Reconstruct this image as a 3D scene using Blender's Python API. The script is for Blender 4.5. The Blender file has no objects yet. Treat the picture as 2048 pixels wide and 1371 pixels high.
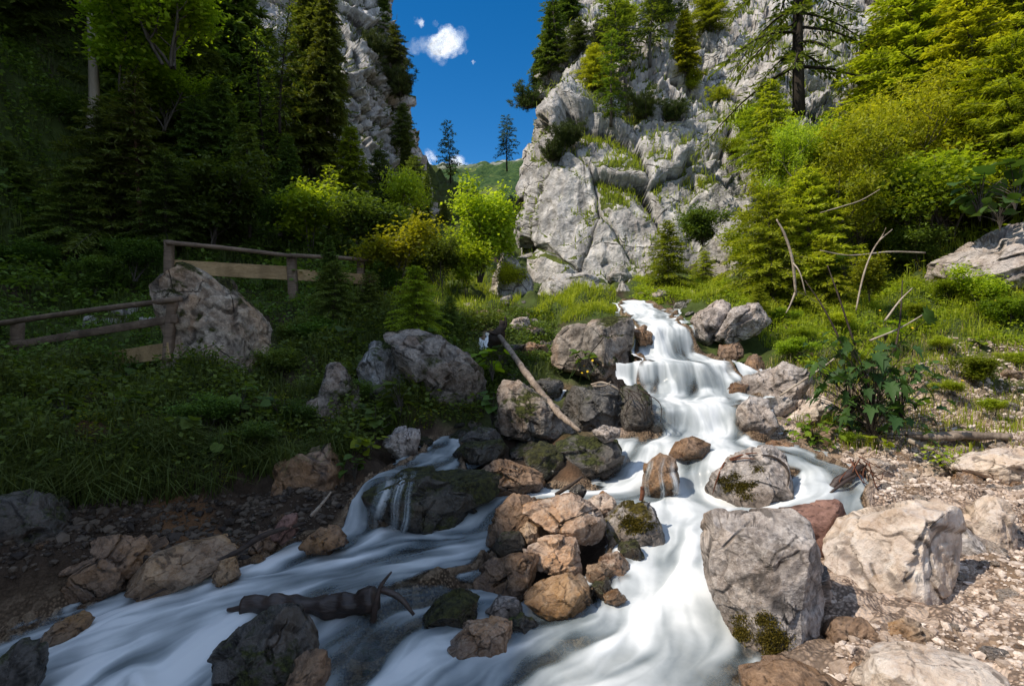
import bpy, bmesh, math, random
import numpy as np
from mathutils import Vector, Matrix
from mathutils.bvhtree import BVHTree
PI = math.pi
sc = bpy.context.scene
COL = sc.collection
RNG = np.random.default_rng(7)
random.seed(7)
F_PX, CU, CV = 1138.0, 1024.0, 685.0          # focal length and centre in photo pixels, camera at the origin looking +Y

def at(u, v, d):
    return np.array([(u - CU) / F_PX * d, d, (CV - v) / F_PX * d])
def proj(P):
    return CU + P[:, 0] / P[:, 1] * F_PX, CV - P[:, 2] / P[:, 1] * F_PX

# ------------------------------------------------------------------ noise
def _hash(ix, iy, iz, seed):
    h = (ix.astype(np.int64) * 374761393 + iy.astype(np.int64) * 668265263 + iz.astype(np.int64) * 2147483647 + seed * 974634777) & 0xFFFFFFFF
    h = ((h ^ (h >> 13)) * 1274126177) & 0xFFFFFFFF
    h = ((h ^ (h >> 16)) * 2246822519) & 0xFFFFFFFF
    return (h ^ (h >> 15)) & 0xFFFFFFFF
_G = np.array([[1,1,0],[-1,1,0],[1,-1,0],[-1,-1,0],[1,0,1],[-1,0,1],[1,0,-1],[-1,0,-1],[0,1,1],[0,-1,1],[0,1,-1],[0,-1,-1],[1,1,0],[-1,1,0],[0,-1,1],[0,-1,-1]], float)
def perlin(P, seed=0):
    P = np.asarray(P, float)
    i = np.floor(P).astype(np.int64); f = P - i
    w = f * f * f * (f * (f * 6 - 15) + 10)
    r = np.zeros(len(P))
    for dx in (0, 1):
        for dy in (0, 1):
            for dz in (0, 1):
                g = _G[_hash(i[:, 0] + dx, i[:, 1] + dy, i[:, 2] + dz, seed) & 15]
                dot = g[:, 0] * (f[:, 0] - dx) + g[:, 1] * (f[:, 1] - dy) + g[:, 2] * (f[:, 2] - dz)
                r += dot * (w[:, 0] if dx else 1 - w[:, 0]) * (w[:, 1] if dy else 1 - w[:, 1]) * (w[:, 2] if dz else 1 - w[:, 2])
    return r
def fbm(P, octv=4, seed=0, gain=.5, lac=2.03):
    r = 0; a = 1.0; q = np.asarray(P, float)
    for o in range(octv):
        r = r + a * perlin(q, seed + o * 17); q = q * lac + 3.7; a *= gain
    return r
def ridged(P, octv=4, seed=0, gain=.5):
    r = 0; a = 1.0; q = np.asarray(P, float)
    for o in range(octv):
        r = r + a * (1 - 2 * np.abs(perlin(q, seed + o * 13))); q = q * 2.05 + 1.3; a *= gain
    return r
def worley(P, seed=0):
    P = np.asarray(P, float); i = np.floor(P).astype(np.int64); f = P - i
    d1 = np.full(len(P), 9.); d2 = np.full(len(P), 9.); cid = np.zeros(len(P))
    for dx in (-1, 0, 1):
        for dy in (-1, 0, 1):
            for dz in (-1, 0, 1):
                a, b, c = i[:, 0] + dx, i[:, 1] + dy, i[:, 2] + dz
                px = dx + _hash(a, b, c, seed) / 4294967296.; py = dy + _hash(a, b, c, seed + 1) / 4294967296.; pz = dz + _hash(a, b, c, seed + 2) / 4294967296.
                d = np.sqrt((px - f[:, 0])**2 + (py - f[:, 1])**2 + (pz - f[:, 2])**2)
                n = d < d1
                d2 = np.where(n, d1, np.minimum(d2, d)); cid = np.where(n, _hash(a, b, c, seed + 5) / 4294967296., cid); d1 = np.where(n, d, d1)
    return d1, d2, cid
def facets(P, seed=0, tilt=1.):
    """fractured blocks: a constant step and a random tilt per cell -> height, distance to the fracture"""
    P = np.asarray(P, float); i = np.floor(P).astype(np.int64); f = P - i
    d1 = np.full(len(P), 9.); d2 = np.full(len(P), 9.); h = np.zeros(len(P)); H = lambda a, b, c, k: _hash(a, b, c, seed + k) / 4294967296.
    for dx in (-1, 0, 1):
        for dy in (-1, 0, 1):
            for dz in (-1, 0, 1):
                a, b, c = i[:, 0] + dx, i[:, 1] + dy, i[:, 2] + dz
                ex = f[:, 0] - dx - H(a, b, c, 0); ey = f[:, 1] - dy - H(a, b, c, 1); ez = f[:, 2] - dz - H(a, b, c, 2)
                d = np.sqrt(ex * ex + ey * ey + ez * ez); n = d < d1
                hh = (H(a, b, c, 5) - .5) + tilt * (ex * (H(a, b, c, 6) - .5) + ey * (H(a, b, c, 7) - .5) + ez * (H(a, b, c, 8) - .5)) * 2
                d2 = np.where(n, d1, np.minimum(d2, d)); h = np.where(n, hh, h); d1 = np.where(n, d, d1)
    return h, d2 - d1
def smooth(a, b, x):
    t = np.clip((x - a) / (b - a), 0, 1); return t * t * (3 - 2 * t)

class RBF:                                            # linear-kernel scattered interpolation
    def __init__(s, X, y, smooth=0.0):
        s.X = np.asarray(X, float); n = len(s.X); y = np.asarray(y, float)
        K = np.linalg.norm(s.X[:, None] - s.X[None], axis=2) - np.eye(n) * smooth
        A = np.zeros((n + 3, n + 3)); A[:n, :n] = K; A[:n, n] = 1; A[:n, n + 1:] = s.X; A[n, :n] = 1; A[n + 1:, :n] = s.X.T
        s.c = np.linalg.solve(A, np.r_[y, 0, 0, 0])
    def __call__(s, Q):
        Q = np.asarray(Q, float); out = np.zeros(len(Q)); n = len(s.X)
        for k in range(0, len(Q), 20000):
            q = Q[k:k + 20000]
            K = np.sqrt((q[:, 0:1] - s.X[None, :, 0])**2 + (q[:, 1:2] - s.X[None, :, 1])**2)
            out[k:k + 20000] = K @ s.c[:n] + s.c[n] + q @ s.c[n + 1:]
        return out

# ------------------------------------------------------------------ mesh helpers
def new_mesh(name, V, F, attrs=None, mat=None, smooth_sh=True):
    """V (n,3); F (m,k) array of equal-sided polygons, or list of arrays of different k."""
    me = bpy.data.meshes.new(name)
    Fs = [np.asarray(f, np.int64) for f in (F if isinstance(F, list) else [F]) if len(f)]
    V = np.asarray(V, np.float32)
    me.vertices.add(len(V)); me.vertices.foreach_set('co', V.ravel())
    nl = sum(f.size for f in Fs); npoly = sum(len(f) for f in Fs)
    me.loops.add(nl); me.polygons.add(npoly)
    me.loops.foreach_set('vertex_index', np.concatenate([f.ravel() for f in Fs]).astype(np.int32))
    tot = np.concatenate([np.full(len(f), f.shape[1]) for f in Fs]).astype(np.int32)
    me.polygons.foreach_set('loop_start', np.r_[0, np.cumsum(tot)[:-1]].astype(np.int32))
    me.polygons.foreach_set('loop_total', tot)
    me.polygons.foreach_set('use_smooth', np.full(npoly, smooth_sh))
    for k, a in (attrs or {}).items():
        a = np.asarray(a, np.float32)
        if a.ndim == 1:
            at_ = me.attributes.new(k, 'FLOAT', 'POINT'); at_.data.foreach_set('value', a)
        else:
            at_ = me.attributes.new(k, 'FLOAT_COLOR', 'POINT'); at_.data.foreach_set('color', np.c_[a, np.ones(len(a))].astype(np.float32).ravel())
    if mat: me.materials.append(mat)
    me.update(calc_edges=True)
    return me
def link(name, me, parent=None, loc=(0, 0, 0)):
    o = bpy.data.objects.new(name, me); COL.objects.link(o); o.location = loc
    if parent: o.parent = parent
    return o
def tag(o, label=None, cat=None, group=None, kind=None):
    if label: o['label'] = label
    if cat: o['category'] = cat
    if group: o['group'] = group
    if kind: o['kind'] = kind
    return o
def thing(name, label, cat, loc=(0, 0, 0), group=None, rotz=0):
    o = link(name, None, None, loc); o.rotation_euler = (0, 0, rotz)
    o.empty_display_size = .1
    return tag(o, label, cat, group)
def grid_faces(ny, nx, keep=None):
    i = np.arange(ny * nx).reshape(ny, nx)
    F = np.stack([i[:-1, :-1], i[:-1, 1:], i[1:, 1:], i[1:, :-1]], -1).reshape(-1, 4)
    return F if keep is None else F[keep[F].all(1)]
def compact(V, F, attrs):
    used = np.unique(F); m = np.full(len(V), -1); m[used] = np.arange(len(used))
    return V[used], m[F], {k: a[used] for k, a in attrs.items()}

def tube(P, R, sides=8, cap=True, jitter=0., seed=0):
    """tapered tube along points P with radii R -> V, F(quads), tip fans as quads"""
    P = np.asarray(P, float); R = np.asarray(R, float); n = len(P)
    T = np.gradient(P, axis=0); T /= np.linalg.norm(T, axis=1)[:, None] + 1e-9
    up = np.array([0, 0, 1.]) if abs(T[0][2]) < .9 else np.array([1., 0, 0])
    A = np.cross(T, up); A /= np.linalg.norm(A, axis=1)[:, None] + 1e-9
    B = np.cross(A, T)
    th = np.arange(sides) / sides * 2 * PI
    V = P[:, None] + R[:, None, None] * (np.cos(th)[None, :, None] * A[:, None] + np.sin(th)[None, :, None] * B[:, None])
    if jitter:
        q = V.reshape(-1, 3) / (R.mean() * 1.5)
        V = V + ((perlin(q, seed) * jitter).reshape(n, sides, 1)) * R[:, None, None] * (np.cos(th)[None, :, None] * A[:, None] + np.sin(th)[None, :, None] * B[:, None])
    if jitter > .35:
        ss = np.repeat(np.linspace(0, 1, n), sides); tt = np.tile(th, n); g = np.c_[np.cos(tt) * 2.2, np.sin(tt) * 2.2, ss * 5]
        V = V + (ridged(g, 3, seed + 4) * .13 - .1).reshape(n, sides, 1) * R[:, None, None] * (np.cos(th)[None, :, None] * A[:, None] + np.sin(th)[None, :, None] * B[:, None])
    V = V.reshape(-1, 3)
    i = np.arange(n * sides).reshape(n, sides); j = np.roll(i, -1, 1)
    F = np.stack([i[:-1], j[:-1], j[1:], i[1:]], -1).reshape(-1, 4)
    if cap:
        V = np.vstack([V, P[0], P[-1]]); a, b = len(V) - 2, len(V) - 1
        k = np.arange(0, sides, 2)
        F = np.vstack([F, np.stack([np.full(len(k), a), i[0][(k + 2) % sides], i[0][(k + 1) % sides], i[0][k]], -1),
                       np.stack([np.full(len(k), b), i[-1][k], i[-1][(k + 1) % sides], i[-1][(k + 2) % sides]], -1)])
    return V, F
def spline(P, n):
    P = np.asarray(P, float)
    if len(P) < 3:
        t = np.linspace(0, 1, n)[:, None]; return P[0] * (1 - t) + P[-1] * t
    Q = np.vstack([2 * P[0] - P[1], P, 2 * P[-1] - P[-2]])
    s = np.linspace(0, len(P) - 1 - 1e-6, n); i = s.astype(int); t = (s - i)[:, None]
    a, b, c, d = Q[i], Q[i + 1], Q[i + 2], Q[i + 3]
    return .5 * (2 * b + (c - a) * t + (2 * a - 5 * b + 4 * c - d) * t * t + (3 * b - a - 3 * c + d) * t**3)
class Build:                                          # collects pieces of ONE mesh
    def __init__(s): s.V = []; s.F = []; s.n = 0
    def add(s, V, F): s.V.append(V); s.F.append(np.asarray(F) + s.n); s.n += len(V); return s
    def mesh(s, name, mat, **k): return new_mesh(name, np.vstack(s.V), s.F, mat=mat, **k)
def box_between(a, b, h, t, up=(0, 0, 1), bev=.12):
    """plank from a to b, height h (along up), thickness t, chamfered"""
    a, b, up = np.array(a, float), np.array(b, float), np.array(up, float)
    d = (b - a); L = np.linalg.norm(d); d /= L
    s = np.cross(d, up); s /= np.linalg.norm(s); w = np.cross(s, d)
    c = min(h, t) * bev; pr = [(-t/2+c, -h/2), (t/2-c, -h/2), (t/2, -h/2+c), (t/2, h/2-c), (t/2-c, h/2), (-t/2+c, h/2), (-t/2, h/2-c), (-t/2, -h/2+c)]
    n = max(4, int(L / .12)); V = []
    for k in range(n + 1):
        p = a + d * L * k / n
        for (x, y) in pr: V.append(p + s * x + w * y)
    V = np.array(V); V = V + (perlin(V * 9, 3) * .006)[:, None] * w + (perlin(V * 7 + 9, 5) * .005)[:, None] * s
    i = np.arange((n + 1) * 8).reshape(n + 1, 8); j = np.roll(i, -1, 1)
    F = np.stack([i[:-1], j[:-1], j[1:], i[1:]], -1).reshape(-1, 4)
    e = []
    for r, fl in ((i[0], 1), (i[-1], 0)):
        for q in ((0, 1, 2, 3), (0, 3, 4, 7), (4, 5, 6, 7)):
            e.append([r[k] for k in (q[::-1] if fl else q)])
    return V, np.vstack([F, e])
# ------------------------------------------------------------------ materials (all procedural)
class NT:
    def __init__(s, name):
        s.m = bpy.data.materials.new(name); s.m.use_nodes = True; s.t = s.m.node_tree; s.t.nodes.clear()
        s.out = s.n('ShaderNodeOutputMaterial')
    def n(s, typ, **k):
        o = s.t.nodes.new(typ)
        for a, b in k.items(): setattr(o, a, b)
        return o
    def l(s, a, b): s.t.links.new(a, b)
    def put(s, sock, v):
        if isinstance(v, bpy.types.NodeSocket): s.l(v, sock)
        elif isinstance(v, (tuple, list)) and len(v) == 3 and sock.type == 'RGBA': sock.default_value = (*v, 1)
        else: sock.default_value = v
    def math(s, op, a, b=0., c=None, clamp=False):
        o = s.n('ShaderNodeMath', operation=op); o.use_clamp = clamp
        s.put(o.inputs[0], a); s.put(o.inputs[1], b)
        if c is not None: s.put(o.inputs[2], c)
        return o.outputs[0]
    def mix(s, f, a, b, mode='MIX'):
        o = s.n('ShaderNodeMix', data_type='RGBA', blend_type=mode)
        s.put(o.inputs[0], f); s.put(o.inputs[6], a); s.put(o.inputs[7], b); return o.outputs[2]
    def ramp(s, f, p0, p1, a=0., b=1.):
        o = s.n('ShaderNodeMapRange'); o.clamp = True
        s.put(o.inputs[0], f); s.put(o.inputs[1], p0); s.put(o.inputs[2], p1); s.put(o.inputs[3], a); s.put(o.inputs[4], b); return o.outputs[0]
    def noise(s, co, scale, detail=6., rough=.6, dist=0.):
        o = s.n('ShaderNodeTexNoise'); s.put(o.inputs['Vector'], co); o.inputs['Scale'].default_value = scale
        o.inputs['Detail'].default_value = detail; o.inputs['Roughness'].default_value = rough; o.inputs['Distortion'].default_value = dist
        return o.outputs['Fac']
    def vor(s, co, scale, feat='F1', rand=1.):
        o = s.n('ShaderNodeTexVoronoi', feature=feat); s.put(o.inputs['Vector'], co); o.inputs['Scale'].default_value = scale
        o.inputs['Randomness'].default_value = rand; return o
    def co(s, kind='Object', scale=(1, 1, 1), warp=0.):
        o = s.n('ShaderNodeTexCoord').outputs[kind]
        m = s.n('ShaderNodeMapping'); s.l(o, m.inputs[0]); m.inputs['Scale'].default_value = scale
        return m.outputs[0]
    def attr(s, name): return s.n('ShaderNodeAttribute', attribute_name=name)
    def bump(s, h, strength=.5, dist=.02, normal=None):
        o = s.n('ShaderNodeBump'); o.inputs['Strength'].default_value = strength; o.inputs['Distance'].default_value = dist
        s.put(o.inputs['Height'], h)
        if normal is not None: s.l(normal, o.inputs['Normal'])
        return o.outputs[0]
    def bsdf(s, col, rough=.85, normal=None, spec=.3):
        o = s.n('ShaderNodeBsdfPrincipled'); s.put(o.inputs['Base Color'], col); s.put(o.inputs['Roughness'], rough)
        s.put(o.inputs['Specular IOR Level'], spec)
        if normal is not None: s.l(normal, o.inputs['Normal'])
        return o.outputs[0]
    def done(s, sh): s.l(sh, s.out.inputs[0]); return s.m

def rock_mat(name, light, dark, warm, k=1., moss=0., mosscol=(.06, .07, .012), warm_amt=.35, wet=0., stain=.6, speck=.5):
    t = NT(name)
    co = t.co('Object'); info = t.n('ShaderNodeObjectInfo')
    sh = t.n('ShaderNodeVectorMath', operation='ADD'); t.l(co, sh.inputs[0])
    rv = t.n('ShaderNodeCombineXYZ'); rr = t.math('MULTIPLY', info.outputs['Random'], 37.)
    for i_ in range(3): t.l(rr, rv.inputs[i_])
    t.l(rv.outputs[0], sh.inputs[1]); co = sh.outputs[0]
    big = t.noise(co, 1.6 * k, 5., .55, .4); mid = t.noise(co, 6. * k, 8., .65, .3); fin = t.noise(co, 38. * k, 6., .7)
    col = t.mix(t.ramp(mid, .35, .62), dark, light)
    col = t.mix(t.math('MULTIPLY', t.ramp(big, .45, .7), warm_amt), col, warm)
    st = t.noise(co, 3.2 * k, 9., .72, 1.2)
    col = t.mix(t.math('MULTIPLY', t.ramp(st, .52, .66), stain), col, tuple(c * .28 for c in dark))
    col = t.mix(t.math('MULTIPLY', t.ramp(fin, .52, .7), speck), col, tuple(min(.8, c * 1.35) for c in light))
    col = t.mix(t.math('MULTIPLY', t.ramp(fin, .46, .33), speck), col, tuple(c * .35 for c in dark))
    cr = t.vor(co, 1.9 * k, 'DISTANCE_TO_EDGE'); wv = t.noise(co, 2.4 * k, 4., .6)
    crk = t.math('MULTIPLY', t.ramp(cr.outputs['Distance'], .0, .022, 1., 0.), t.ramp(wv, .5, .58))
    col = t.mix(t.math('MULTIPLY', crk, .75), col, tuple(c * .15 for c in dark))
    wp = t.n('ShaderNodeVectorMath', operation='ADD'); t.l(co, wp.inputs[0]); nv = t.n('ShaderNodeTexNoise'); t.l(co, nv.inputs['Vector']); nv.inputs['Scale'].default_value = 5. * k; ns = t.n('ShaderNodeVectorMath', operation='SCALE'); t.l(nv.outputs['Color'], ns.inputs[0]); ns.inputs['Scale'].default_value = .10 / k; t.l(ns.outputs[0], wp.inputs[1])
    va = t.vor(wp.outputs[0], 4.5 * k); vb = t.vor(wp.outputs[0], 13. * k)
    vs = t.n('ShaderNodeSeparateColor'); t.l(va.outputs['Color'], vs.inputs[0]); vs2 = t.n('ShaderNodeSeparateColor'); t.l(vb.outputs['Color'], vs2.inputs[0])
    col = t.mix(t.math('MULTIPLY', t.ramp(vs.outputs[0], .5, 1.), .3), col, warm); col = t.mix(t.math('MULTIPLY', t.ramp(vs2.outputs[0], .6, 1.), .35), col, dark)
    h = t.math('ADD', t.math('MULTIPLY', mid, .7), t.math('MULTIPLY', fin, .28)); h = t.math('ADD', h, t.math('ADD', t.math('MULTIPLY', va.outputs['Distance'], .55), t.math('MULTIPLY', vb.outputs['Distance'], .3)))
    h = t.math('ADD', h, t.math('MULTIPLY', st, .5)); h = t.math('SUBTRACT', h, t.math('MULTIPLY', crk, .5))
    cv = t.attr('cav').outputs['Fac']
    col = t.mix(t.math('MULTIPLY', t.ramp(cv, .0, -.05), .75), col, tuple(c * .25 for c in dark))  # crevice shade put into the colour; raised parts lightened next
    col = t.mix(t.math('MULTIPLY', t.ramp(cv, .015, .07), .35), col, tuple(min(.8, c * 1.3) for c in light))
    rough = .85
    if wet:
        rough = t.ramp(mid, .35, .65, .22, .55)
        col = t.mix(1., col, (1 - wet * .45,) * 3, 'MULTIPLY')
    wl = t.attr('wetl').outputs['Fac']; col = t.mix(t.math('MULTIPLY', wl, .62), col, t.mix(1., col, (.30, .25, .2), 'MULTIPLY')); rough = t.math('MULTIPLY_ADD', wl, -.5, rough)
    nrm = t.bump(h, 1., .055 / k)
    if moss:
        g = t.n('ShaderNodeNewGeometry'); sx = t.n('ShaderNodeSeparateXYZ'); t.l(g.outputs['Normal'], sx.inputs[0])
        mn = t.noise(co, 2.2 * k, 6., .6); f = t.math('ADD', mn, t.math('MULTIPLY', sx.outputs[2], .16))
        f = t.ramp(f, .66 - .3 * moss, .74 - .3 * moss)
        mc = t.mix(t.ramp(t.noise(co, 26. * k, 5.), .4, .62), tuple(c * .35 for c in mosscol), tuple(c * 1.5 for c in mosscol))
        col = t.mix(f, col, mc); rough = t.math('MAXIMUM', rough, f)
        hm = t.math('MULTIPLY', t.noise(co, 60. * k, 3.), f)
        nrm = t.bump(hm, .9, .03 / k, nrm)
    return t.done(t.bsdf(col, rough, nrm, .5 if wet else .25))

def leaf_mat(name, a, b, trans=.35, tcol=None, rough=.6, var=.35, spec=.25):
    t = NT(name)
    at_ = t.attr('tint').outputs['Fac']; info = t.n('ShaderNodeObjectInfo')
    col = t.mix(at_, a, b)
    hs = t.n('ShaderNodeHueSaturation'); t.l(col, hs.inputs['Color'])
    t.l(t.ramp(info.outputs['Random'], 0, 1, .5 - .035 * var * 2, .5 + .03 * var * 2), hs.inputs['Hue'])
    t.l(t.ramp(t.math('FRACT', t.math('MULTIPLY', info.outputs['Random'], 7.31)), 0, 1, 1 - var, 1 + var), hs.inputs['Value'])
    c = hs.outputs[0]
    p = t.bsdf(c, rough, None, spec)
    tr = t.n('ShaderNodeBsdfTranslucent')
    tc = t.mix(1., c, tcol or (1.5, 1.45, .55), 'MULTIPLY'); t.l(tc, tr.inputs[0])
    mx = t.n('ShaderNodeMixShader'); mx.inputs[0].default_value = trans
    t.l(p, mx.inputs[1]); t.l(tr.outputs[0], mx.inputs[2])
    return t.done(mx.outputs[0])

def bark_mat(name, a, b, k=1.):
    t = NT(name); co = t.co('Object', (14 * k, 14 * k, 3 * k))
    n1 = t.noise(co, 1.5, 7., .7, .5); n2 = t.noise(co, 7., 4., .6)
    col = t.mix(t.ramp(n1, .35, .65), a, b); col = t.mix(t.math('MULTIPLY', t.ramp(n2, .55, .7), .5), col, tuple(min(.7, c * 1.6) for c in b))
    return t.done(t.bsdf(col, .9, t.bump(t.math('ADD', n1, n2), .8, .02), .2))

def wood_mat(name, a, b, axis=0, k=1., rough=.8, spec=.25):
    t = NT(name); s = [16 * k] * 3; s[axis] = 1.2 * k
    co = t.co('Object', tuple(s)); n1 = t.noise(co, 1.6, 7., .65, .8); n2 = t.noise(co, 6., 4., .6)
    big = t.noise(t.co('Object'), 2.2, 4., .6)
    col = t.mix(t.ramp(n1, .35, .65), a, b); col = t.mix(t.math('MULTIPLY', t.ramp(big, .45, .65), .6), col, tuple(c * .45 for c in a))
    return t.done(t.bsdf(col, rough, t.bump(t.math('ADD', n1, t.math('MULTIPLY', n2, .5)), .7, .012), spec))

def colour_attr_mat(name, k=1., bump=.8, dist=.03, rough=.95):
    """ground: colour laid down per region, broken up with soil and pebble noise"""
    t = NT(name); co = t.co('Object'); c = t.attr('col').outputs['Color']; g = t.attr('gravel').outputs['Fac']
    n1 = t.noise(co, 3. * k, 8., .65); n2 = t.noise(co, 22. * k, 6., .7)
    v = t.vor(co, 17. * k); v2 = t.vor(co, 48. * k)
    col = t.mix(t.ramp(n1, .3, .7), t.mix(1., c, (.5, .47, .42), 'MULTIPLY'), t.mix(1., c, (1.3, 1.28, 1.25), 'MULTIPLY'))
    vc = t.n('ShaderNodeSeparateColor'); t.l(v2.outputs['Color'], vc.inputs[0])
    peb = t.mix(t.ramp(vc.outputs[0], 0, 1), (.16, .13, .11), (.62, .57, .52))
    peb = t.mix(t.ramp(v2.outputs['Distance'], .25, .6), peb, (.07, .055, .045))
    peb = t.mix(1., peb, t.mix(1., c, (1.9, 1.9, 1.9), 'MULTIPLY'), 'MULTIPLY')
    vc2 = t.n('ShaderNodeSeparateColor'); t.l(v.outputs['Color'], vc2.inputs[0])
    f = t.math('MULTIPLY', g, t.ramp(vc2.outputs[1], .25, .5))
    col = t.mix(t.math('MULTIPLY', f, .8), col, peb)
    col = t.mix(t.math('MULTIPLY', t.ramp(n2, .5, .72), .5), col, t.mix(1., c, (.35, .33, .3), 'MULTIPLY'))
    h = t.math('ADD', n2, t.math('MULTIPLY', t.math('SUBTRACT', 1., v2.outputs['Distance']), g))
    return t.done(t.bsdf(col, rough, t.bump(h, bump, dist), .2))

M = {}
M['greywarm'] = rock_mat('lichened_warm_boulder', (.54, .45, .35), (.13, .105, .085), (.52, .3, .15), moss=.16, mosscol=(.06, .06, .015), stain=.65, warm_amt=.7)
M['greybrown'] = rock_mat('grey_brown_boulder', (.40, .35, .30), (.10, .085, .072), (.36, .22, .13), moss=.15, mosscol=(.05, .055, .012), stain=.7)  # brownish stone, darkened so that deep shade is part of its colour
M['grey'] = rock_mat('grey_limestone', (.58, .52, .48), (.18, .155, .14), (.5, .36, .26), warm_amt=.35, stain=.72, speck=.65)
M['greymoss'] = rock_mat('grey_limestone_with_moss', (.54, .5, .475), (.18, .165, .16), (.45, .33, .22), moss=.28, mosscol=(.09, .07, .012), stain=.6)
M['shadegrey'] = rock_mat('lichened_grey_limestone', (.50, .49, .48), (.13, .13, .13), (.44, .34, .23), moss=.22, mosscol=(.05, .065, .015), stain=.6)
M['white'] = rock_mat('white_limestone', (.80, .70, .61), (.48, .37, .30), (.68, .46, .26), warm_amt=.45, stain=.25, speck=.3)
M['red'] = rock_mat('red_limestone', (.33, .19, .15), (.19, .10, .08), (.27, .15, .11), stain=.4)
M['brown'] = rock_mat('wet_brown_rock', (.44, .29, .19), (.13, .075, .045), (.5, .25, .085), warm_amt=.6, wet=.5, stain=.5)
M['ochre'] = rock_mat('wet_ochre_rock', (.5, .37, .26), (.26, .15, .08), (.55, .27, .06), warm_amt=.75, wet=.25, stain=.4)
M['pinkwet'] = rock_mat('pale_wet_rock', (.68, .54, .44), (.3, .19, .13), (.6, .29, .10), warm_amt=.9, wet=.25, stain=.35)
M['darkmoss'] = rock_mat('dark_mossy_rock', (.12, .1, .075), (.045, .037, .026), (.14, .09, .04), wet=.5, moss=.42, mosscol=(.045, .045, .01))
M['dark'] = rock_mat('dark_wet_rock', (.17, .155, .14), (.06, .053, .045), (.15, .1, .06), wet=.5, moss=.2, mosscol=(.045, .05, .01))
M['cliffstone'] = rock_mat('cliff_limestone', (.55, .53, .51), (.34, .33, .325), (.48, .41, .35), k=.3, stain=.3, speck=.35)
M['far_stone'] = rock_mat('grey_scree_stone', (.52, .49, .46), (.3, .28, .26), (.46, .36, .27), k=.6, moss=.14, stain=.4)
M['bark'] = bark_mat('grey_bark', (.05, .042, .034), (.14, .12, .1)); M['darkbark'] = bark_mat('dark_bark', (.018, .014, .011), (.05, .04, .03))
M['palebark'] = bark_mat('pale_bark', (.22, .18, .13), (.42, .36, .28)); M['redbark'] = bark_mat('reddish_bark', (.1, .055, .035), (.2, .12, .08))
M['oldwood'] = wood_mat('weathered_wood', (.15, .105, .075), (.28, .2, .14)); M['board'] = wood_mat('pale_board', (.38, .25, .12), (.55, .38, .2))
M['drift'] = wood_mat('bleached_driftwood', (.15, .11, .085), (.40, .32, .25), axis=2); M['wetlog'] = wood_mat('wet_dark_wood', (.03, .02, .016), (.085, .055, .042), axis=0, rough=.4, spec=.5)
M['stick'] = wood_mat('dead_stick', (.3, .23, .17), (.55, .47, .38), k=.6); M['root'] = wood_mat('red_root', (.11, .04, .022), (.24, .1, .055), k=.6); M['darkstick'] = wood_mat('dark_stick', (.03, .022, .018), (.09, .065, .05), k=.6)
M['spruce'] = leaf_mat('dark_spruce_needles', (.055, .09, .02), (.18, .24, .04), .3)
M['spruce_y'] = leaf_mat('sun_toned_spruce_needles', (.13, .18, .014), (.42, .46, .035), .45)  # yellowish needles with sunlight put into the colour as extra brightness
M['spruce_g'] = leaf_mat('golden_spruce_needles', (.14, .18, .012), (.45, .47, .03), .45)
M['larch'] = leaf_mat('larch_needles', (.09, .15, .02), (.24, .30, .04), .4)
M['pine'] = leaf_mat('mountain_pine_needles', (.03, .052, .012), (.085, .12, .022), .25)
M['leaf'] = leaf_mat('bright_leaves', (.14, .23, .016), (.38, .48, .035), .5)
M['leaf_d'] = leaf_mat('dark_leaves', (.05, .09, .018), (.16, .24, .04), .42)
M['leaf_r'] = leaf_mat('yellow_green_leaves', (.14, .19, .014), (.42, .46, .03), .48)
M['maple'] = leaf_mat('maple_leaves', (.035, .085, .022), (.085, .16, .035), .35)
M['grass'] = leaf_mat('sun_toned_grass', (.16, .23, .016), (.44, .48, .05), .5, var=.1)  # lit copy of the grass: sunshine is in the base colour
M['grass_d'] = leaf_mat('shade_toned_grass', (.045, .07, .014), (.13, .16, .035), .35, var=.1)  # shaded copy of the grass: shade is in the base colour
M['straw'] = leaf_mat('dry_grass', (.2, .15, .08), (.4, .31, .18), .3, var=.1)
M['moss'] = leaf_mat('moss_tufts', (.03, .028, .004), (.15, .11, .012), .1, var=.1)
def flat(name, c, rough=.7):
    t = NT(name); n = t.noise(t.co('Object'), 30.); return t.done(t.bsdf(t.mix(n, tuple(x * .8 for x in c), c), rough))
M['yellow'] = flat('yellow_petals', (.75, .5, .02)); M['pink'] = flat('pink_petals', (.55, .3, .45)); M['whitefl'] = flat('white_petals', (.7, .7, .68))
t = NT('gravel_stones'); tn = t.attr('tint').outputs['Fac']; M['gravel'] = t.done(t.bsdf(t.mix(t.ramp(t.noise(t.co('Object'), 60., 4.), .35, .65), t.mix(tn, (.2, .145, .11), (.55, .44, .36)), t.mix(tn, (.34, .26, .2), (.8, .69, .6))), .9))
t = NT('shade_toned_bank_stones'); tn = t.attr('tint').outputs['Fac']; M['gravel_d'] = t.done(t.bsdf(t.mix(tn, (.025, .018, .014), (.12, .09, .065)), .7))  # shadow on the left bank put into darker stone colours
M['ground'] = colour_attr_mat('soil_and_gravel')
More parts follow.
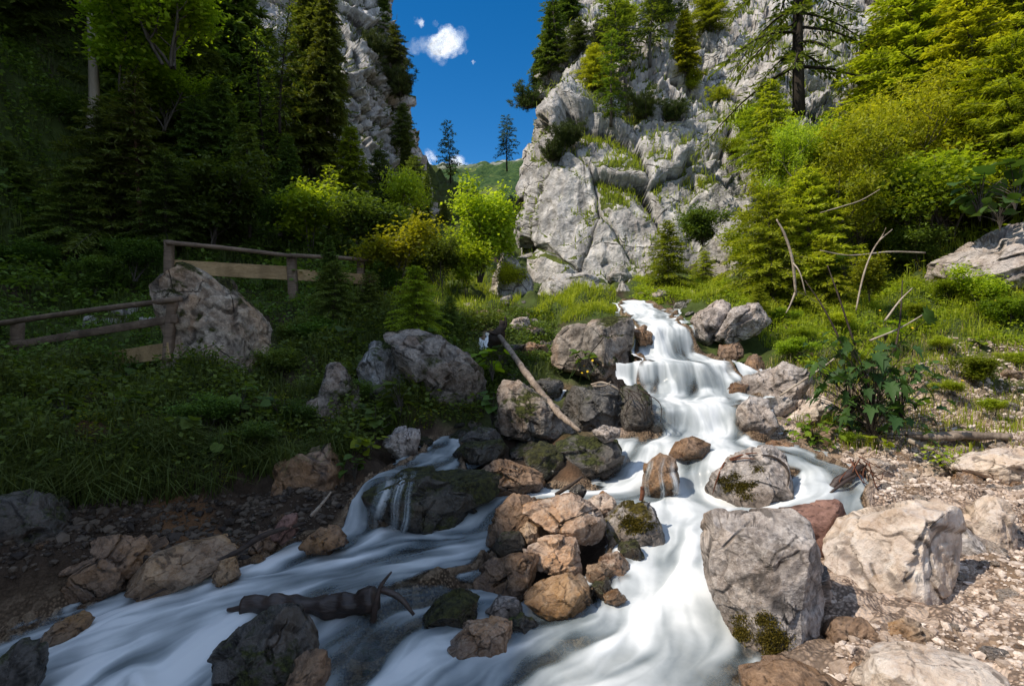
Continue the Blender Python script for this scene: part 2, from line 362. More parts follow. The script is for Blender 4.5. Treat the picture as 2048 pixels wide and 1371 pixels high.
# ------------------------------------------------------------------ terrain control points: photo pixel + estimated distance
def S(u, v, q):                                       # q < 0 is a height, q > 0 a distance
    return at(u, v, q if q > 0 else -q * F_PX / (v - CV))
GP = [  # right bank
 (2048,1371,2.35),(1800,1371,2.5),(1650,1371,2.6),(2300,1371,2.3),(2048,1250,2.9),(1800,1250,3.0),(2048,1050,4.),(2400,1100,3.2),(1900,1000,4.6),(1750,960,5.0),(2048,900,5.5),(2300,850,5.5),
 (1850,880,6.),(1690,880,6.3),(1600,860,6.6),(2048,780,7.),(1850,740,7.6),(1700,770,7.3),(1850,690,8.2),(2048,630,8.6),(2350,560,8.),(1650,700,8.3),(1540,690,8.6),(1540,640,9.2),(1700,600,10.),(1900,560,10.),(2048,500,10.),(2300,350,10.),
 (1500,590,11.),(1400,600,12.),(1300,588,13.),(1350,560,16.),(1180,590,13.),(1080,600,13.),(1800,450,14.),(2048,300,14.),(2350,50,14.),(1700,250,20.),(2048,0,18.),(1500,450,22.),(1250,560,20.),(1400,640,9.6),
 # left bank
 (0,1000,4.3),(250,1010,4.7),(130,1100,4.1),(0,1180,3.75),(200,1180,4.05),(330,1100,4.45),(450,1060,4.85),(600,940,5.35),(680,960,5.4),(-300,1000,4.),(-300,1300,3.3),(0,860,5.6),(300,860,5.9),(520,880,5.9),
 (0,800,6.5),(300,800,6.8),(550,830,6.5),(150,750,8.),(350,745,8.4),(0,745,9.),(300,640,10.4),(100,690,9.8),(200,600,12.),(0,610,11.5),(345,570,10.8),(585,590,11.4),(720,585,12.4),(780,580,13.),(100,450,14.),(400,450,15.),
 (180,250,17.),(0,150,17.),(400,250,22.),(600,300,26.),(600,470,18.),(800,500,17.),(900,600,13.),(950,590,15.),(1000,570,16.),(1010,560,19.),(870,440,30.),(920,430,42.),(1000,420,45.),
 (700,700,9.),(700,640,10.3),(750,860,6.7),(650,860,6.4),(550,720,9.2),(800,650,9.5),(880,700,8.8),(980,760,8.),(1050,650,10.4),(930,640,11.),(1000,610,12.),(1000,860,6.7),(820,880,6.3),(850,1040,-1.66),(930,1050,-1.64),(790,1055,-1.66),(1000,1070,-1.62),(700,1070,-1.64),(1060,1030,-1.5),(600,985,-1.45),(1100,730,8.4),(1150,870,6.2),(1200,800,7.2),(1050,930,5.6),(740,900,6.),(720,960,5.6),
]
XYZ = [(-14,-10,15.8),(-14,-4,16.75),(-14,2,19.1),(-15,7,18),(-16,13,17.5),(-17,19,20),(-20,24,22),(-10,-4,5),(-10,0,5),(-10.5,6,4),(-7,2,-.6),(-5,0,-1.6),(-8,-8,0),(0,-2,-1.9),(-2,0,-2.),(2,0,-1.75),(4,0,-1.5),(8,0,.2),(14,0,4),(0,-9,-2.5),(10,-9,2),(18,10,10),(26,18,18),(30,0,16),(40,30,30),  # unseen left ridge among these, raised to throw shade over the stream
       (-30,0,24),(-30,16,26),(-28,30,28),(-40,-9,30),(-22,14,21),(-25,24,25),(-14,30,17),(-10,36,15),(-9,45,17),(-3,45,9.5),(-4,60,12),(0,60,12.5),(3,60,13),(-12,60,22),(8,40,12),(14,34,14),(12,50,22),(-60,40,50),(60,40,50),(60,-9,40),(-60,-9,50),(0,95,17),(-30,95,40),(30,95,40),(-20,-8,22),(-22,5,23)]
_P = np.array([S(*g) for g in GP] + [np.array(p, float) for p in XYZ])
GR = RBF(_P[:, :2], _P[:, 2], smooth=.25)

# ------------------------------------------------------------------ the stream: flow lines (u, v, height<0 or distance>0, half width px, foam)
STROKES = [
 [(1262,600,10.6,24,.9),(1290,618,9.9,42,1),(1308,640,8.7,46,1),(1326,654,8.1,46,1),(1333,716,7.75,54,.75),(1368,721,7.5,92,1),(1376,727,7.3,98,1),(1386,784,7.1,100,.75),(1384,800,6.6,100,1),(1394,812,6.3,102,.8),(1400,866,6.1,96,.8),(1395,884,5.78,125,.9),(1380,896,5.5,185,.75),(1345,985,5.1,170,.85),(1370,1015,4.72,130,1),(1365,1060,4.3,110,1),(1360,1120,3.93,110,1),(1355,1200,3.48,140,1),(1320,1290,3.08,200,1),(1260,1371,2.78,270,.95),(1140,1480,2.42,330,.85),(1000,1640,2.1,350,.8)],
 [(1320,992,4.98,60,.9),(1200,992,5.0,50,.85),(1090,990,5.0,48,.8),(1010,990,5.02,48,.7),(965,1003,4.93,68,.6),(925,1082,4.5,80,.85),(880,1096,-1.58,110,.88),(780,1112,-1.6,130,.85),(650,1145,-1.64,130,.72),(480,1188,-1.70,140,.78),(270,1255,-1.78,205,.82),(95,1330,-1.87,290,.8),(-40,1430,-1.96,340,.8),(-200,1600,-2.08,380,.8)],
 [(1000,1060,-1.55,50,.6),(930,1080,-1.57,85,.8),(830,1072,-1.585,100,.8),(720,1072,-1.60,90,.75),(630,1105,-1.63,80,.7),(520,1150,-1.67,80,.7)],
 [(982,662,9.3,11,.9),(979,675,9.1,12,.9),(976,722,8.8,12,.9)],
 [(1128,780,7.5,14,.8),(1118,788,7.3,15,.8),(1112,826,7.15,14,.8)],
 [(905,872,-1.10,22,.6),(885,900,-1.16,38,.5),(865,928,-1.19,60,.35),(810,944,-1.2,46,.3),(765,950,-1.21,30,.5),(735,962,-1.24,26,.7),(722,1042,-1.54,34,.6),(745,1066,-1.57,60,.7),(830,1094,-1.59,60,.7)],
 [(1530,884,-1.0,50,.6),(1600,912,-1.02,58,.55),(1655,940,-1.08,56,.6),(1632,985,-1.2,62,.85),(1565,1012,-1.27,70,.9),(1470,1030,-1.33,70,1)],
 [(1690,938,-1.07,16,.5),(1708,952,-1.10,18,.8),(1712,975,-1.15,20,.9),(1712,1045,-1.36,22,.7),(1700,1090,-1.5,24,.4)],
 [(985,1185,-1.62,40,.4),(920,1205,-1.64,80,.42),(830,1235,-1.68,150,.45),(740,1295,-1.74,250,.5),(660,1380,-1.8,320,.52),(560,1500,-1.9,380,.55)],
 [(640,1190,-1.67,60,.7),(560,1230,-1.71,70,.7),(440,1310,-1.79,100,.75),(330,1400,-1.88,120,.75)],
 [(1190,1225,-1.6,80,.6),(1090,1265,-1.66,150,.5),(970,1330,-1.72,200,.5),(850,1440,-1.82,260,.5)],
]
WP, WT, WW, WF = [], [], [], []
for st in STROKES:
    c = np.array([S(a, b, q) for a, b, q, w, f in st]); ww = np.array([w * p[1] / F_PX for (a, b, q, w, f), p in zip(st, c)]); ff = np.array([s_[4] for s_ in st])
    seg = np.r_[0, np.cumsum(np.linalg.norm(np.diff(c, axis=0), axis=1))]
    n = int(seg[-1] / .03) + 2; s = np.linspace(0, seg[-1], n)
    # linear through the control points, lightly smoothed
    q = np.stack([np.interp(s, seg, c[:, k]) for k in range(3)], 1); w = np.interp(s, seg, ww); f = np.interp(s, seg, ff)
    for _ in range(3):
        q[1:-1] = .25 * q[:-2] + .5 * q[1:-1] + .25 * q[2:]
    t = np.gradient(q[:, :2], axis=0)
    ts = t.copy()
    for _ in range(12): ts[1:-1] = .25 * ts[:-2] + .5 * ts[1:-1] + .25 * ts[2:]
    ts /= np.linalg.norm(ts, axis=1)[:, None] + 1e-9
    WP.append(q); WT.append(ts); WW.append(w); WF.append(f)
WP = np.vstack(WP); WT = np.vstack(WT); WW = np.concatenate(WW); WF = np.concatenate(WF)

HX0, HX1, HY0, HY1, HS = -3.6, 3.9, 1.9, 10.8, .0115
wx = np.arange(HX0, HX1, HS); wy = np.arange(HY0, HY1, HS)
def water_eval(Q):
    """height, field (1 at the flow line, .37 at the bank), foam and direction of the stream at Q (n,2)"""
    n = len(Q); Z = np.zeros(n); Fi = np.zeros(n); Fo = np.zeros(n); D = np.zeros((n, 2)); W = np.full(n, 1e-12)
    for k in range(len(WP)):
        p = WP[k]; t = WT[k]; hw = WW[k]; sa = .075 + .02 * hw; m = hw * 1.8
        dx = Q[:, 0] - p[0]; dy = Q[:, 1] - p[1]
        sel = np.nonzero((np.abs(dx) < m) & (np.abs(dy) < m))[0]
        if not len(sel): continue
        a = dx[sel] * t[0] + dy[sel] * t[1]; c = -dx[sel] * t[1] + dy[sel] * t[0]
        e = np.exp(-(a / sa)**2 - (c / hw)**2); 
        Fi[sel] = np.maximum(Fi[sel], e); w = e * e + 1e-9 * np.exp(-(a*a + c*c) / (hw*hw))
        Z[sel] += w * p[2]; Fo[sel] += w * WF[k]; W[sel] += w
        wd = w + .02 * np.exp(-(a / .3)**2 - (c / hw)**2)
        D[sel] += wd[:, None] * t
    return Z / W, Fi, Fo / W, D / (np.linalg.norm(D, axis=1)[:, None] + 1e-12)
# coarse evaluation grid, every second cell, then bilinear up
cs = 2
cx, cy = wx[::cs], wy[::cs]
cX, cY = np.meshgrid(cx, cy)
cQ = np.c_[cX.ravel(), cY.ravel()]
_n3 = np.c_[cQ * 1.7, np.zeros(len(cQ))]
warp = np.c_[fbm(_n3, 3, 41), fbm(_n3 + 11, 3, 42)] * .15
warp += np.c_[perlin(_n3 * 4, 43), perlin(_n3 * 4, 44)] * .035
_cz, _cf, _co, _cd = water_eval(cQ + warp)
_cf = _cf + .10 * fbm(np.c_[cQ * 5, np.zeros(len(cQ))], 3, 45)
CZ, CF, CO, CDX, CDY = [a.reshape(cX.shape) for a in (_cz, _cf, _co, _cd[:, 0], _cd[:, 1])]
def bil(G, X, Y):
    fx = np.clip((X - HX0) / (HS * cs), 0, G.shape[1] - 1.001); fy = np.clip((Y - HY0) / (HS * cs), 0, G.shape[0] - 1.001)
    ix = fx.astype(int); iy = fy.astype(int); tx = fx - ix; ty = fy - iy
    return (G[iy, ix] * (1 - tx) + G[iy, ix + 1] * tx) * (1 - ty) + (G[iy + 1, ix] * (1 - tx) + G[iy + 1, ix + 1] * tx) * ty
# water heights outside the strokes are meaningless: spread them by smoothing for the carve
WET = CF > .30
def blur(G, n):
    for _ in range(n):
        G = (np.roll(G, 1, 0) + np.roll(G, -1, 0) + 2 * G) / 4; G = (np.roll(G, 1, 1) + np.roll(G, -1, 1) + 2 * G) / 4
    return G
_w = blur(WET.astype(float), 10); CARVE = blur(np.where(WET, CZ, 0.), 10) / np.maximum(_w, 1e-4)

_gc = {}
def ground_z(X, Y, detail=True):
    X = np.asarray(X, float); Y = np.asarray(Y, float); Q = np.c_[X, Y]
    z = GR(Q); r = np.hypot(X, Y); n3 = np.c_[Q, np.zeros(len(Q))]
    inb = (X > HX0) & (X < HX1) & (Y > HY0) & (Y < HY1)
    if detail:
        amp = np.clip(.02 + .012 * r, .03, .5)
        z = z + fbm(n3 * .9, 4, 3) * amp * 2.2 + fbm(n3 * 5, 4, 5) * .045
        z = z + smooth(-.6, -1.6, X) * smooth(4.6, 5.6, Y) * smooth(11, 9, Y) * (fbm(n3 * 1.3, 3, 15) * .28 + .06)
        far = smooth(9, 14, Y) * 1.
        z = z + far * fbm(n3 * .25, 3, 9) * .5
        d1, d2, cid = worley(n3 * 3.3, 8); stony = smooth(.5, .1, np.abs(X - .35) / 6) 
        z = z + (smooth(.55, .1, d1) * .07 * cid) 
    if inb.any():
        i = np.nonzero(inb)[0]
        f = bil(CF, X[i], Y[i]); w = bil(_w, X[i], Y[i]); c = bil(CARVE, X[i], Y[i])
        k = np.clip(w * 1.0, 0, 1)
        rim = smooth(.62, .22, f)
        bed = c - .16 + .21 * rim
        if detail: bed = bed + fbm(np.c_[X[i] * 4, Y[i] * 4, 0 * X[i]], 3, 77) * .05
        b = smooth(.0, .45, k)
        z[i] = z[i] * (1 - b) + bed * b
    return z

def warped_axis(a, b, n, c, p):
    t = np.linspace(-1, 1, n)
    return np.where(t < 0, c + (c - a) * np.sign(t) * np.abs(t)**p, c + (b - c) * np.abs(t)**p)
gx = np.unique(np.r_[np.linspace(-5, 5, 420), -5 - 55 * np.linspace(0, 1, 150)[1:]**1.8, 5 + 55 * np.linspace(0, 1, 150)[1:]**1.8])
gy = np.unique(np.r_[np.linspace(-9, 1.9, 40), np.linspace(1.9, 10.8, 380), 10.8 + 84 * np.linspace(0, 1, 190)[1:]**1.7])
GX, GY = np.meshgrid(gx, gy)
GZ = ground_z(GX.ravel(), GY.ravel())
GV = np.c_[GX.ravel(), GY.ravel(), GZ]
_u, _v = proj(np.where(GV[:, 1:2] > .5, GV, [[0, .5, 0]]))
n3 = np.c_[GV[:, :2], np.zeros(len(GV))]
nz = fbm(n3 * .8, 4, 21); nzf = fbm(n3 * 3.5, 3, 22)
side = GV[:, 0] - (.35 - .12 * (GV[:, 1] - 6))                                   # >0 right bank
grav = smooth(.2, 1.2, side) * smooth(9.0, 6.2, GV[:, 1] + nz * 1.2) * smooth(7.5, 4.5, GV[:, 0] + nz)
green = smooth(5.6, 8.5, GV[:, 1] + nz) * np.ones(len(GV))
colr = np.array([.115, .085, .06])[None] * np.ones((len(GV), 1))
soilL = np.array([.06, .042, .03]); earth = np.array([.15, .08, .04])  # soil tone darkened to carry the shadow on the left bank
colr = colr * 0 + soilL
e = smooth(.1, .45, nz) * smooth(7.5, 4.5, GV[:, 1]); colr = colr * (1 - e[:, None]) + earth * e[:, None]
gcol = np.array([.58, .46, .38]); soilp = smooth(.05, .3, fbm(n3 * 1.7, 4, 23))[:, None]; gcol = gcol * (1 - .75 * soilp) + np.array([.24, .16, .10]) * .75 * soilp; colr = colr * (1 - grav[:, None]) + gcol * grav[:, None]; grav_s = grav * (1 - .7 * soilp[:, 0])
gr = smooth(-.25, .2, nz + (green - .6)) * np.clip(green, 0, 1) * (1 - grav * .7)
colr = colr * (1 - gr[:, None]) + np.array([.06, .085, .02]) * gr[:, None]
wetm = np.zeros(len(GV)); inb = (GV[:, 0] > HX0) & (GV[:, 0] < HX1) & (GV[:, 1] > HY0) & (GV[:, 1] < HY1)
wetm[inb] = smooth(.05, .6, bil(_w, GV[inb, 0], GV[inb, 1]))
colr = colr * (1 - wetm[:, None]) + np.array([.26, .19, .13]) * wetm[:, None]
gravel_at = np.clip(grav_s + wetm * .8 + .25 * (1 - gr) * smooth(7, 4, GV[:, 1]), 0, 1)
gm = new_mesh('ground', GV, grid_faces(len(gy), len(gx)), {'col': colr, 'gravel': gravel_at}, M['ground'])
ground = tag(link('ground', gm), kind='structure')
GBVH = BVHTree.FromPolygons([tuple(p) for p in GV], [tuple(f) for f in grid_faces(len(gy), len(gx))])
def gz1(x, y):
    h = GBVH.ray_cast(Vector((x, y, 200)), Vector((0, 0, -1)))
    return h[0].z if h[0] else 0.

# ------------------------------------------------------------------ water surface
X, Y = np.meshgrid(wx, wy); ny, nx = X.shape
Xf, Yf = X.ravel(), Y.ravel()
F_ = bil(CF, Xf, Yf); Zw = bil(CZ, Xf, Yf); Fo = bil(CO, Xf, Yf); DX = bil(CDX, Xf, Yf); DY = bil(CDY, Xf, Yf)
# swirl the flow a little
sw = fbm(np.c_[Xf * 1.6, Yf * 1.6, 0 * Xf], 2, 61) * .55
DX, DY = DX * np.cos(sw) - DY * np.sin(sw), DX * np.sin(sw) + DY * np.cos(sw)
wet = F_ > .16
sw2 = fbm(np.c_[Xf * 5.5, Yf * 5.5, 0 * Xf + 9], 2, 63) * .6
DX, DY = DX * np.cos(sw2) - DY * np.sin(sw2), DX * np.sin(sw2) + DY * np.cos(sw2)
def lic(noise, L):
    acc = np.zeros(nx * ny); idx = np.nonzero(wet)[0]
    dxg, dyg = DX, DY
    for sgn in (1, -1):
        px = (idx % nx).astype(float); py = (idx // nx).astype(float)
        for k in range(L):
            j = np.clip(np.rint(py).astype(int), 0, ny - 1) * nx + np.clip(np.rint(px).astype(int), 0, nx - 1)
            acc[idx] += noise[j]
            px += sgn * dxg[j]; py += sgn * dyg[j]
    return acc / (2 * L)
r1 = RNG.random(nx * ny)
def bl1(a, n):
    return blur(a.reshape(ny, nx), n).ravel()
def norm(a):
    m, s = a[wet].mean(), a[wet].std(); return (a - m) / s
fine = norm(lic(bl1(r1, 1), 16)); coarse = norm(lic(bl1(RNG.random(nx * ny), 14), 24)); broad = norm(lic(bl1(RNG.random(nx * ny), 60), 40))
zz = Zw.reshape(ny, nx); gy_, gx_ = np.gradient(np.where(wet.reshape(ny, nx), zz, np.nan), HS)
slope = np.nan_to_num(np.hypot(gx_, gy_), nan=0.).ravel(); slope = np.clip(blur(slope.reshape(ny, nx), 2).ravel(), 0, 3)
Zw = Zw + coarse * .0012 * (1 + slope) + broad * .007
gb = np.zeros(nx * ny); wi = np.nonzero(wet)[0]; gb[wi] = ground_z(Xf[wi], Yf[wi])
depth = Zw - gb
foam = Fo * .72 + .12 * coarse + .17 * broad + .04 * fine * np.clip(.4 + slope, 0, 1) + .08 * np.clip(slope, 0, 1)
foam = foam - .3 * smooth(.12, .0, depth) - smooth(.6, 1.6, slope) * (.11 + .17 * np.clip(coarse, -.3, 2))
alpha = smooth(-.005, .10, depth + .02 * coarse + .02 * broad)
wet &= depth > -.03
WV = np.c_[Xf, Yf, Zw]
keep = wet
V_, F__, A_ = compact(WV, grid_faces(ny, nx, keep), {'foam': foam, 'alpha': alpha})
t = NT('stream_water')
fo = t.attr('foam').outputs['Fac']; al = t.attr('alpha').outputs['Fac']
co = t.co('Object'); nn = t.noise(co, 3.0, 5., .6)
wcol = t.mix(t.ramp(fo, .2, .95), (.36, .45, .50), (.87, .885, .885)); wd_ = t.n('ShaderNodeBsdfDiffuse'); t.put(wd_.inputs[0], wcol); wt_ = t.n('ShaderNodeBsdfTranslucent'); t.put(wt_.inputs[0], wcol); white = t.n('ShaderNodeMixShader'); white.inputs[0].default_value = .22; t.l(wd_.outputs[0], white.inputs[1]); t.l(wt_.outputs[0], white.inputs[2])
cl = t.n('ShaderNodeBsdfTransparent'); cl.inputs[0].default_value = (.80, .84, .80, 1)
gl = t.n('ShaderNodeBsdfGlossy'); gl.inputs['Roughness'].default_value = .22
fr = t.n('ShaderNodeFresnel'); fr.inputs[0].default_value = 1.33
clear = t.n('ShaderNodeMixShader'); t.l(t.math('MULTIPLY', fr.outputs[0], .8), clear.inputs[0]); t.l(cl.outputs[0], clear.inputs[1]); t.l(gl.outputs[0], clear.inputs[2])
mxf = t.n('ShaderNodeMixShader'); t.l(t.ramp(fo, .05, .85, .1, 1.), mxf.inputs[0]); t.l(clear.outputs[0], mxf.inputs[1]); t.l(white.outputs[0], mxf.inputs[2])
tp = t.n('ShaderNodeBsdfTransparent')
mxa = t.n('ShaderNodeMixShader'); t.l(al, mxa.inputs[0]); t.l(tp.outputs[0], mxa.inputs[1]); t.l(mxf.outputs[0], mxa.inputs[2])
M['water'] = t.done(mxa.outputs[0])
tag(link('water', new_mesh('water', V_, F__, A_, M['water'])), kind='structure')
# ------------------------------------------------------------------ cliffs (relief surfaces) and the far mountain
def tri_interp_edge(pts, v):
    pts = sorted(pts, key=lambda p: p[1]); return np.interp(v, [p[1] for p in pts], [p[0] for p in pts])
def smooth_normals(P, ny, nx):
    G = P.reshape(ny, nx, 3); a = np.gradient(G, axis=1); b = np.gradient(G, axis=0); n = np.cross(a, b).reshape(-1, 3)
    return n / (np.linalg.norm(n, axis=1)[:, None] + 1e-9)
def cliff_disp(P, s=1., seed=0):
    # sheer slabs split by steep fractures, broken into tilted blocks higher up
    w = P + np.c_[fbm(P * .45 * s, 3, seed + 1), fbm(P * .45 * s, 3, seed + 2), fbm(P * .45 * s, 3, seed + 3)] * .3 / s
    zone = smooth(4.2, 8.5, P[:, 2] + 4 * fbm(P * .12 * s, 2, seed + 20))[:, None]            # 0 smooth slabs near the foot, 1 broken ledges above
    slab = np.c_[w[:, 0] * .42 + w[:, 2] * .16, w[:, 1] * .3, w[:, 2] * .2 - w[:, 0] * .07]
    f1, e1 = facets(slab * s, seed + 4, 1.1)
    blk = np.c_[w[:, 0] * .75 + w[:, 2] * .3, w[:, 1] * .6, w[:, 2] * 1.0 - w[:, 0] * .45]
    f2, e2 = facets(blk * s, seed + 9, 1.3)
    f3, e3 = facets(blk * s * 2.3 + 5, seed + 14, 1.3)
    f4, e4 = facets(w * s * 5.5, seed + 18, 1.2)
    zone = zone[:, 0]
    h = .8 * fbm(P * .13 * s, 3, seed + 5) + f1 * .75 - .22 * smooth(.07, 0, e1)
    h = h + (.15 + .85 * zone) * (f2 * .42 - .12 * smooth(.08, 0, e2)) + (.2 + .8 * zone) * (f3 * .15 - .05 * smooth(.1, 0, e3)) + .06 * f4 * (.15 + .85 * zone)
    h = h + .07 * ridged(w * np.array([1.2, 1.2, .5]) * s, 3, seed + 6) + .04 * fbm(P * 3 * s, 3, seed + 7)
    return h / s
def relief(name, edge, side, far_u, v0, v1, ctl, step, back, s, seed, mat, label=None):
    """surface over a region of the gorge wall: edge = outline facing the sky, beyond which the wall turns away from the camera"""
    dfun = RBF([(a / 100., b / 100.) for a, b, c in ctl], [c for a, b, c in ctl], .1)
    vs = np.arange(v0, v1 + 1, step); nu = int(abs(far_u - tri_interp_edge(edge, vs).mean()) / step); nb = 34
    U, Vv, D = [], [], []
    for v in vs:
        e = tri_interp_edge(edge, v) + 10 * perlin(np.array([[v * .03, seed, 0.]]))[0] + 5 * perlin(np.array([[v * .1, seed, 4.]]))[0]
        t = np.linspace(0, 1, nu); uu = e + (far_u - e) * t
        k = np.linspace(1, 0, nb, endpoint=False)
        U.append(np.r_[e + side * 22 * (1 - (1 - k)**2 * 0 - 1 + k**1.5), uu]); Vv.append(np.full(nu + nb, v)); D.append(np.r_[k**1.3 * back, np.zeros(nu)])
    U, Vv, D = map(lambda a: np.concatenate(a), (U, Vv, D)); ny, nx = len(vs), nu + nb
    d = dfun(np.c_[U, Vv] / 100.)
    # round the wall over towards its outline
    ed = tri_interp_edge(edge, Vv); d = d + 2.2 * np.exp(-np.abs(U - ed) / 26.) * (D == 0) + 2.2 * (D > 0) + D
    P = np.stack([(U - CU) / F_PX * d, d, (CV - Vv) / F_PX * d], 1)
    N = smooth_normals(P, ny, nx)
    if (N[:, 1].mean() > 0): N = -N
    fadeb = np.where(D > 0, np.clip(1 - D / back, .3, 1), 1)
    h = cliff_disp(P, s, seed) * fadeb; hb = h.reshape(ny, nx)
    cav = (hb - .6 * blur(hb, 4) - .4 * blur(hb, 14)).ravel()  # hollow depth that drives the painted crevice shade
    P = P + N * h[:, None]
    N2 = smooth_normals(P, ny, nx)
    if (N2[:, 1].mean() > 0): N2 = -N2
    F = grid_faces(ny, nx)
    nzv = fbm(P * .7, 3, seed + 50)
    veg = smooth(.5, .75, N2[:, 2] + .5 * nzv)
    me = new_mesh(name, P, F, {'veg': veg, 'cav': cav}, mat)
    o = tag(link(name, me), kind='structure')
    return o, P, N2, veg, BVHTree.FromPolygons(P.tolist(), F.tolist())
t = NT('cliff_rock')
co = t.co('Object'); big = t.noise(co, .35, 6., .6, .5); mid = t.noise(co, 1.6, 9., .68, .4); fin = t.noise(co, 9., 7., .7)
stv = t.noise(t.co('Object', (1.6, 1.6, .16)), 1., 7., .65, .6)
col = t.mix(t.ramp(mid, .34, .6), (.33, .32, .31), (.76, .72, .68))
col = t.mix(t.math('MULTIPLY', t.ramp(big, .52, .68), .55), col, (.50, .43, .38))
col = t.mix(t.math('MULTIPLY', t.ramp(stv, .48, .64), .75), col, (.17, .165, .165))
col = t.mix(t.math('MULTIPLY', t.ramp(stv, .44, .30), .5), col, (.68, .66, .63))
cr = t.vor(t.co('Object', (1., 1., 1.5)), .8, 'DISTANCE_TO_EDGE'); crk = t.math('MULTIPLY', t.ramp(cr.outputs['Distance'], 0., .03, 1., 0.), t.ramp(mid, .5, .6))
col = t.mix(t.math('MULTIPLY', crk, .6), col, (.06, .057, .055))
col = t.mix(t.math('MULTIPLY', t.ramp(fin, .5, .7), .45), col, (.12, .12, .115))
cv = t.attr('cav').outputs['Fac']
col = t.mix(t.math('MULTIPLY', t.ramp(cv, -.02, -.16), .8), col, (.05, .047, .045))  # shade of the cliff hollows put into the colour, raised faces then lightened
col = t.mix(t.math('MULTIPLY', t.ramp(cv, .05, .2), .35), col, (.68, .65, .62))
va = t.vor(t.co('Object', (1., 1., .65)), 1.3); vb = t.vor(t.co('Object', (1.2, 1., .8)), 3.7); vc = t.vor(t.co('Object', (1., 1., .55)), .45)
vs = t.n('ShaderNodeSeparateColor'); t.l(vb.outputs['Color'], vs.inputs[0]); vs1 = t.n('ShaderNodeSeparateColor'); t.l(vc.outputs['Color'], vs1.inputs[0])
col = t.mix(t.math('MULTIPLY', t.ramp(vs.outputs[0], .55, 1.), .22), col, (.15, .145, .14)); col = t.mix(t.math('MULTIPLY', t.ramp(vs1.outputs[1], .55, 1.), .4), col, (.46, .38, .33))
vg = t.attr('veg').outputs['Fac']; vgm = t.ramp(t.math('ADD', vg, t.math('MULTIPLY', t.math('SUBTRACT', fin, .5), .8)), .45, .7)
col = t.mix(vgm, col, t.mix(fin, (.05, .075, .012), (.15, .17, .03)))
h = t.math('ADD', t.math('MULTIPLY', mid, .8), t.math('MULTIPLY', fin, .3)); h = t.math('SUBTRACT', h, t.math('MULTIPLY', crk, .35)); h = t.math('ADD', h, t.math('ADD', t.math('MULTIPLY', va.outputs['Distance'], .9), t.math('MULTIPLY', vb.outputs['Distance'], .25)))
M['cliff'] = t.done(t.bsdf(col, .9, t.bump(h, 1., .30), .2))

EDGE_R = [(1190,-400),(1160,-60),(1142,30),(1120,100),(1092,160),(1088,220),(1080,285),(1070,335),(1060,400),(1052,480),(1046,700)]
CTL_R = [(1060,600,18.5),(1250,620,16.5),(1400,600,17),(1520,540,18),(1620,480,18),(1060,400,19.5),(1250,400,18.6),(1450,380,19.5),(1600,380,20),(1200,250,20.5),(1450,260,21.5),(1600,280,22),(1060,170,23),(1250,150,24.5),(1430,150,25),(1600,130,25),(1730,130,24),
 (1150,20,30),(1300,0,31),(1500,0,31),(1700,0,29),(1250,-300,42),(1700,-300,40),(1900,0,27),(1900,300,22),(1850,500,18),(1060,720,17),(1500,720,14.5),(1850,700,14)]
cliff_r, CRP, CRN, CRV, CRB = relief('cliff', EDGE_R, 1, 1880, -260, 640, CTL_R, 2.4, 22., 1.0, 100, M['cliff'])
EDGE_L = [(755,-400),(765,0),(772,60),(800,150),(805,215),(800,260),(825,330),(845,400),(880,470),(900,620)]
CTL_L = [(560,0,27),(560,300,24),(800,0,31),(800,200,30),(800,330,29),(680,150,26.5),(680,330,25),(560,-300,34),(800,-300,38),(850,450,27),(560,480,21),(700,480,22),(850,600,24)]
cliff_l, CLP, CLN, CLV, CLB = relief('cliff', EDGE_L, -1, 470, -260, 520, CTL_L, 2.4, 16., 1.0, 300, M['cliff'])

# far mountain across the head of the valley
xs = np.linspace(-170, 170, 300); ys = np.linspace(150, 520, 260); MX, MY = np.meshgrid(xs, ys); mx, my = MX.ravel(), MY.ravel()
n3 = np.c_[mx, my, 0 * mx]
ridge = 124 + .05 * mx
mz = 30 + (ridge - 30) * smooth(150, 430, my) + fbm(n3 * .012, 4, 201) * 6 + ridged(n3 * .03, 3, 202) * 2.5 + fbm(n3 * .12, 3, 203) * 2.2
mz = mz - 60 * smooth(430, 520, my)
t = NT('mountain_slope'); co = t.co('Object'); a = t.noise(co, .05, 6., .6); b = t.noise(co, .35, 6., .7); g = t.n('ShaderNodeSeparateXYZ'); t.l(co, g.inputs[0])
col = t.mix(t.ramp(b, .4, .62), (.028, .062, .022), (.075, .12, .035)); col = t.mix(t.math('MULTIPLY', t.ramp(a, .53, .62), .8), col, (.17, .19, .06))
rk = t.math('MULTIPLY', t.ramp(g.outputs[2], 108., 126.), t.ramp(t.noise(co, .11, 5.), .47, .55)); col = t.mix(rk, col, (.5, .47, .42))
M['mountain'] = t.done(t.bsdf(col, .95, t.bump(b, 1., 2.5), .1))
tag(link('mountain', new_mesh('mountain', np.c_[mx, my, mz], grid_faces(260, 300), None, M['mountain'])), kind='structure')
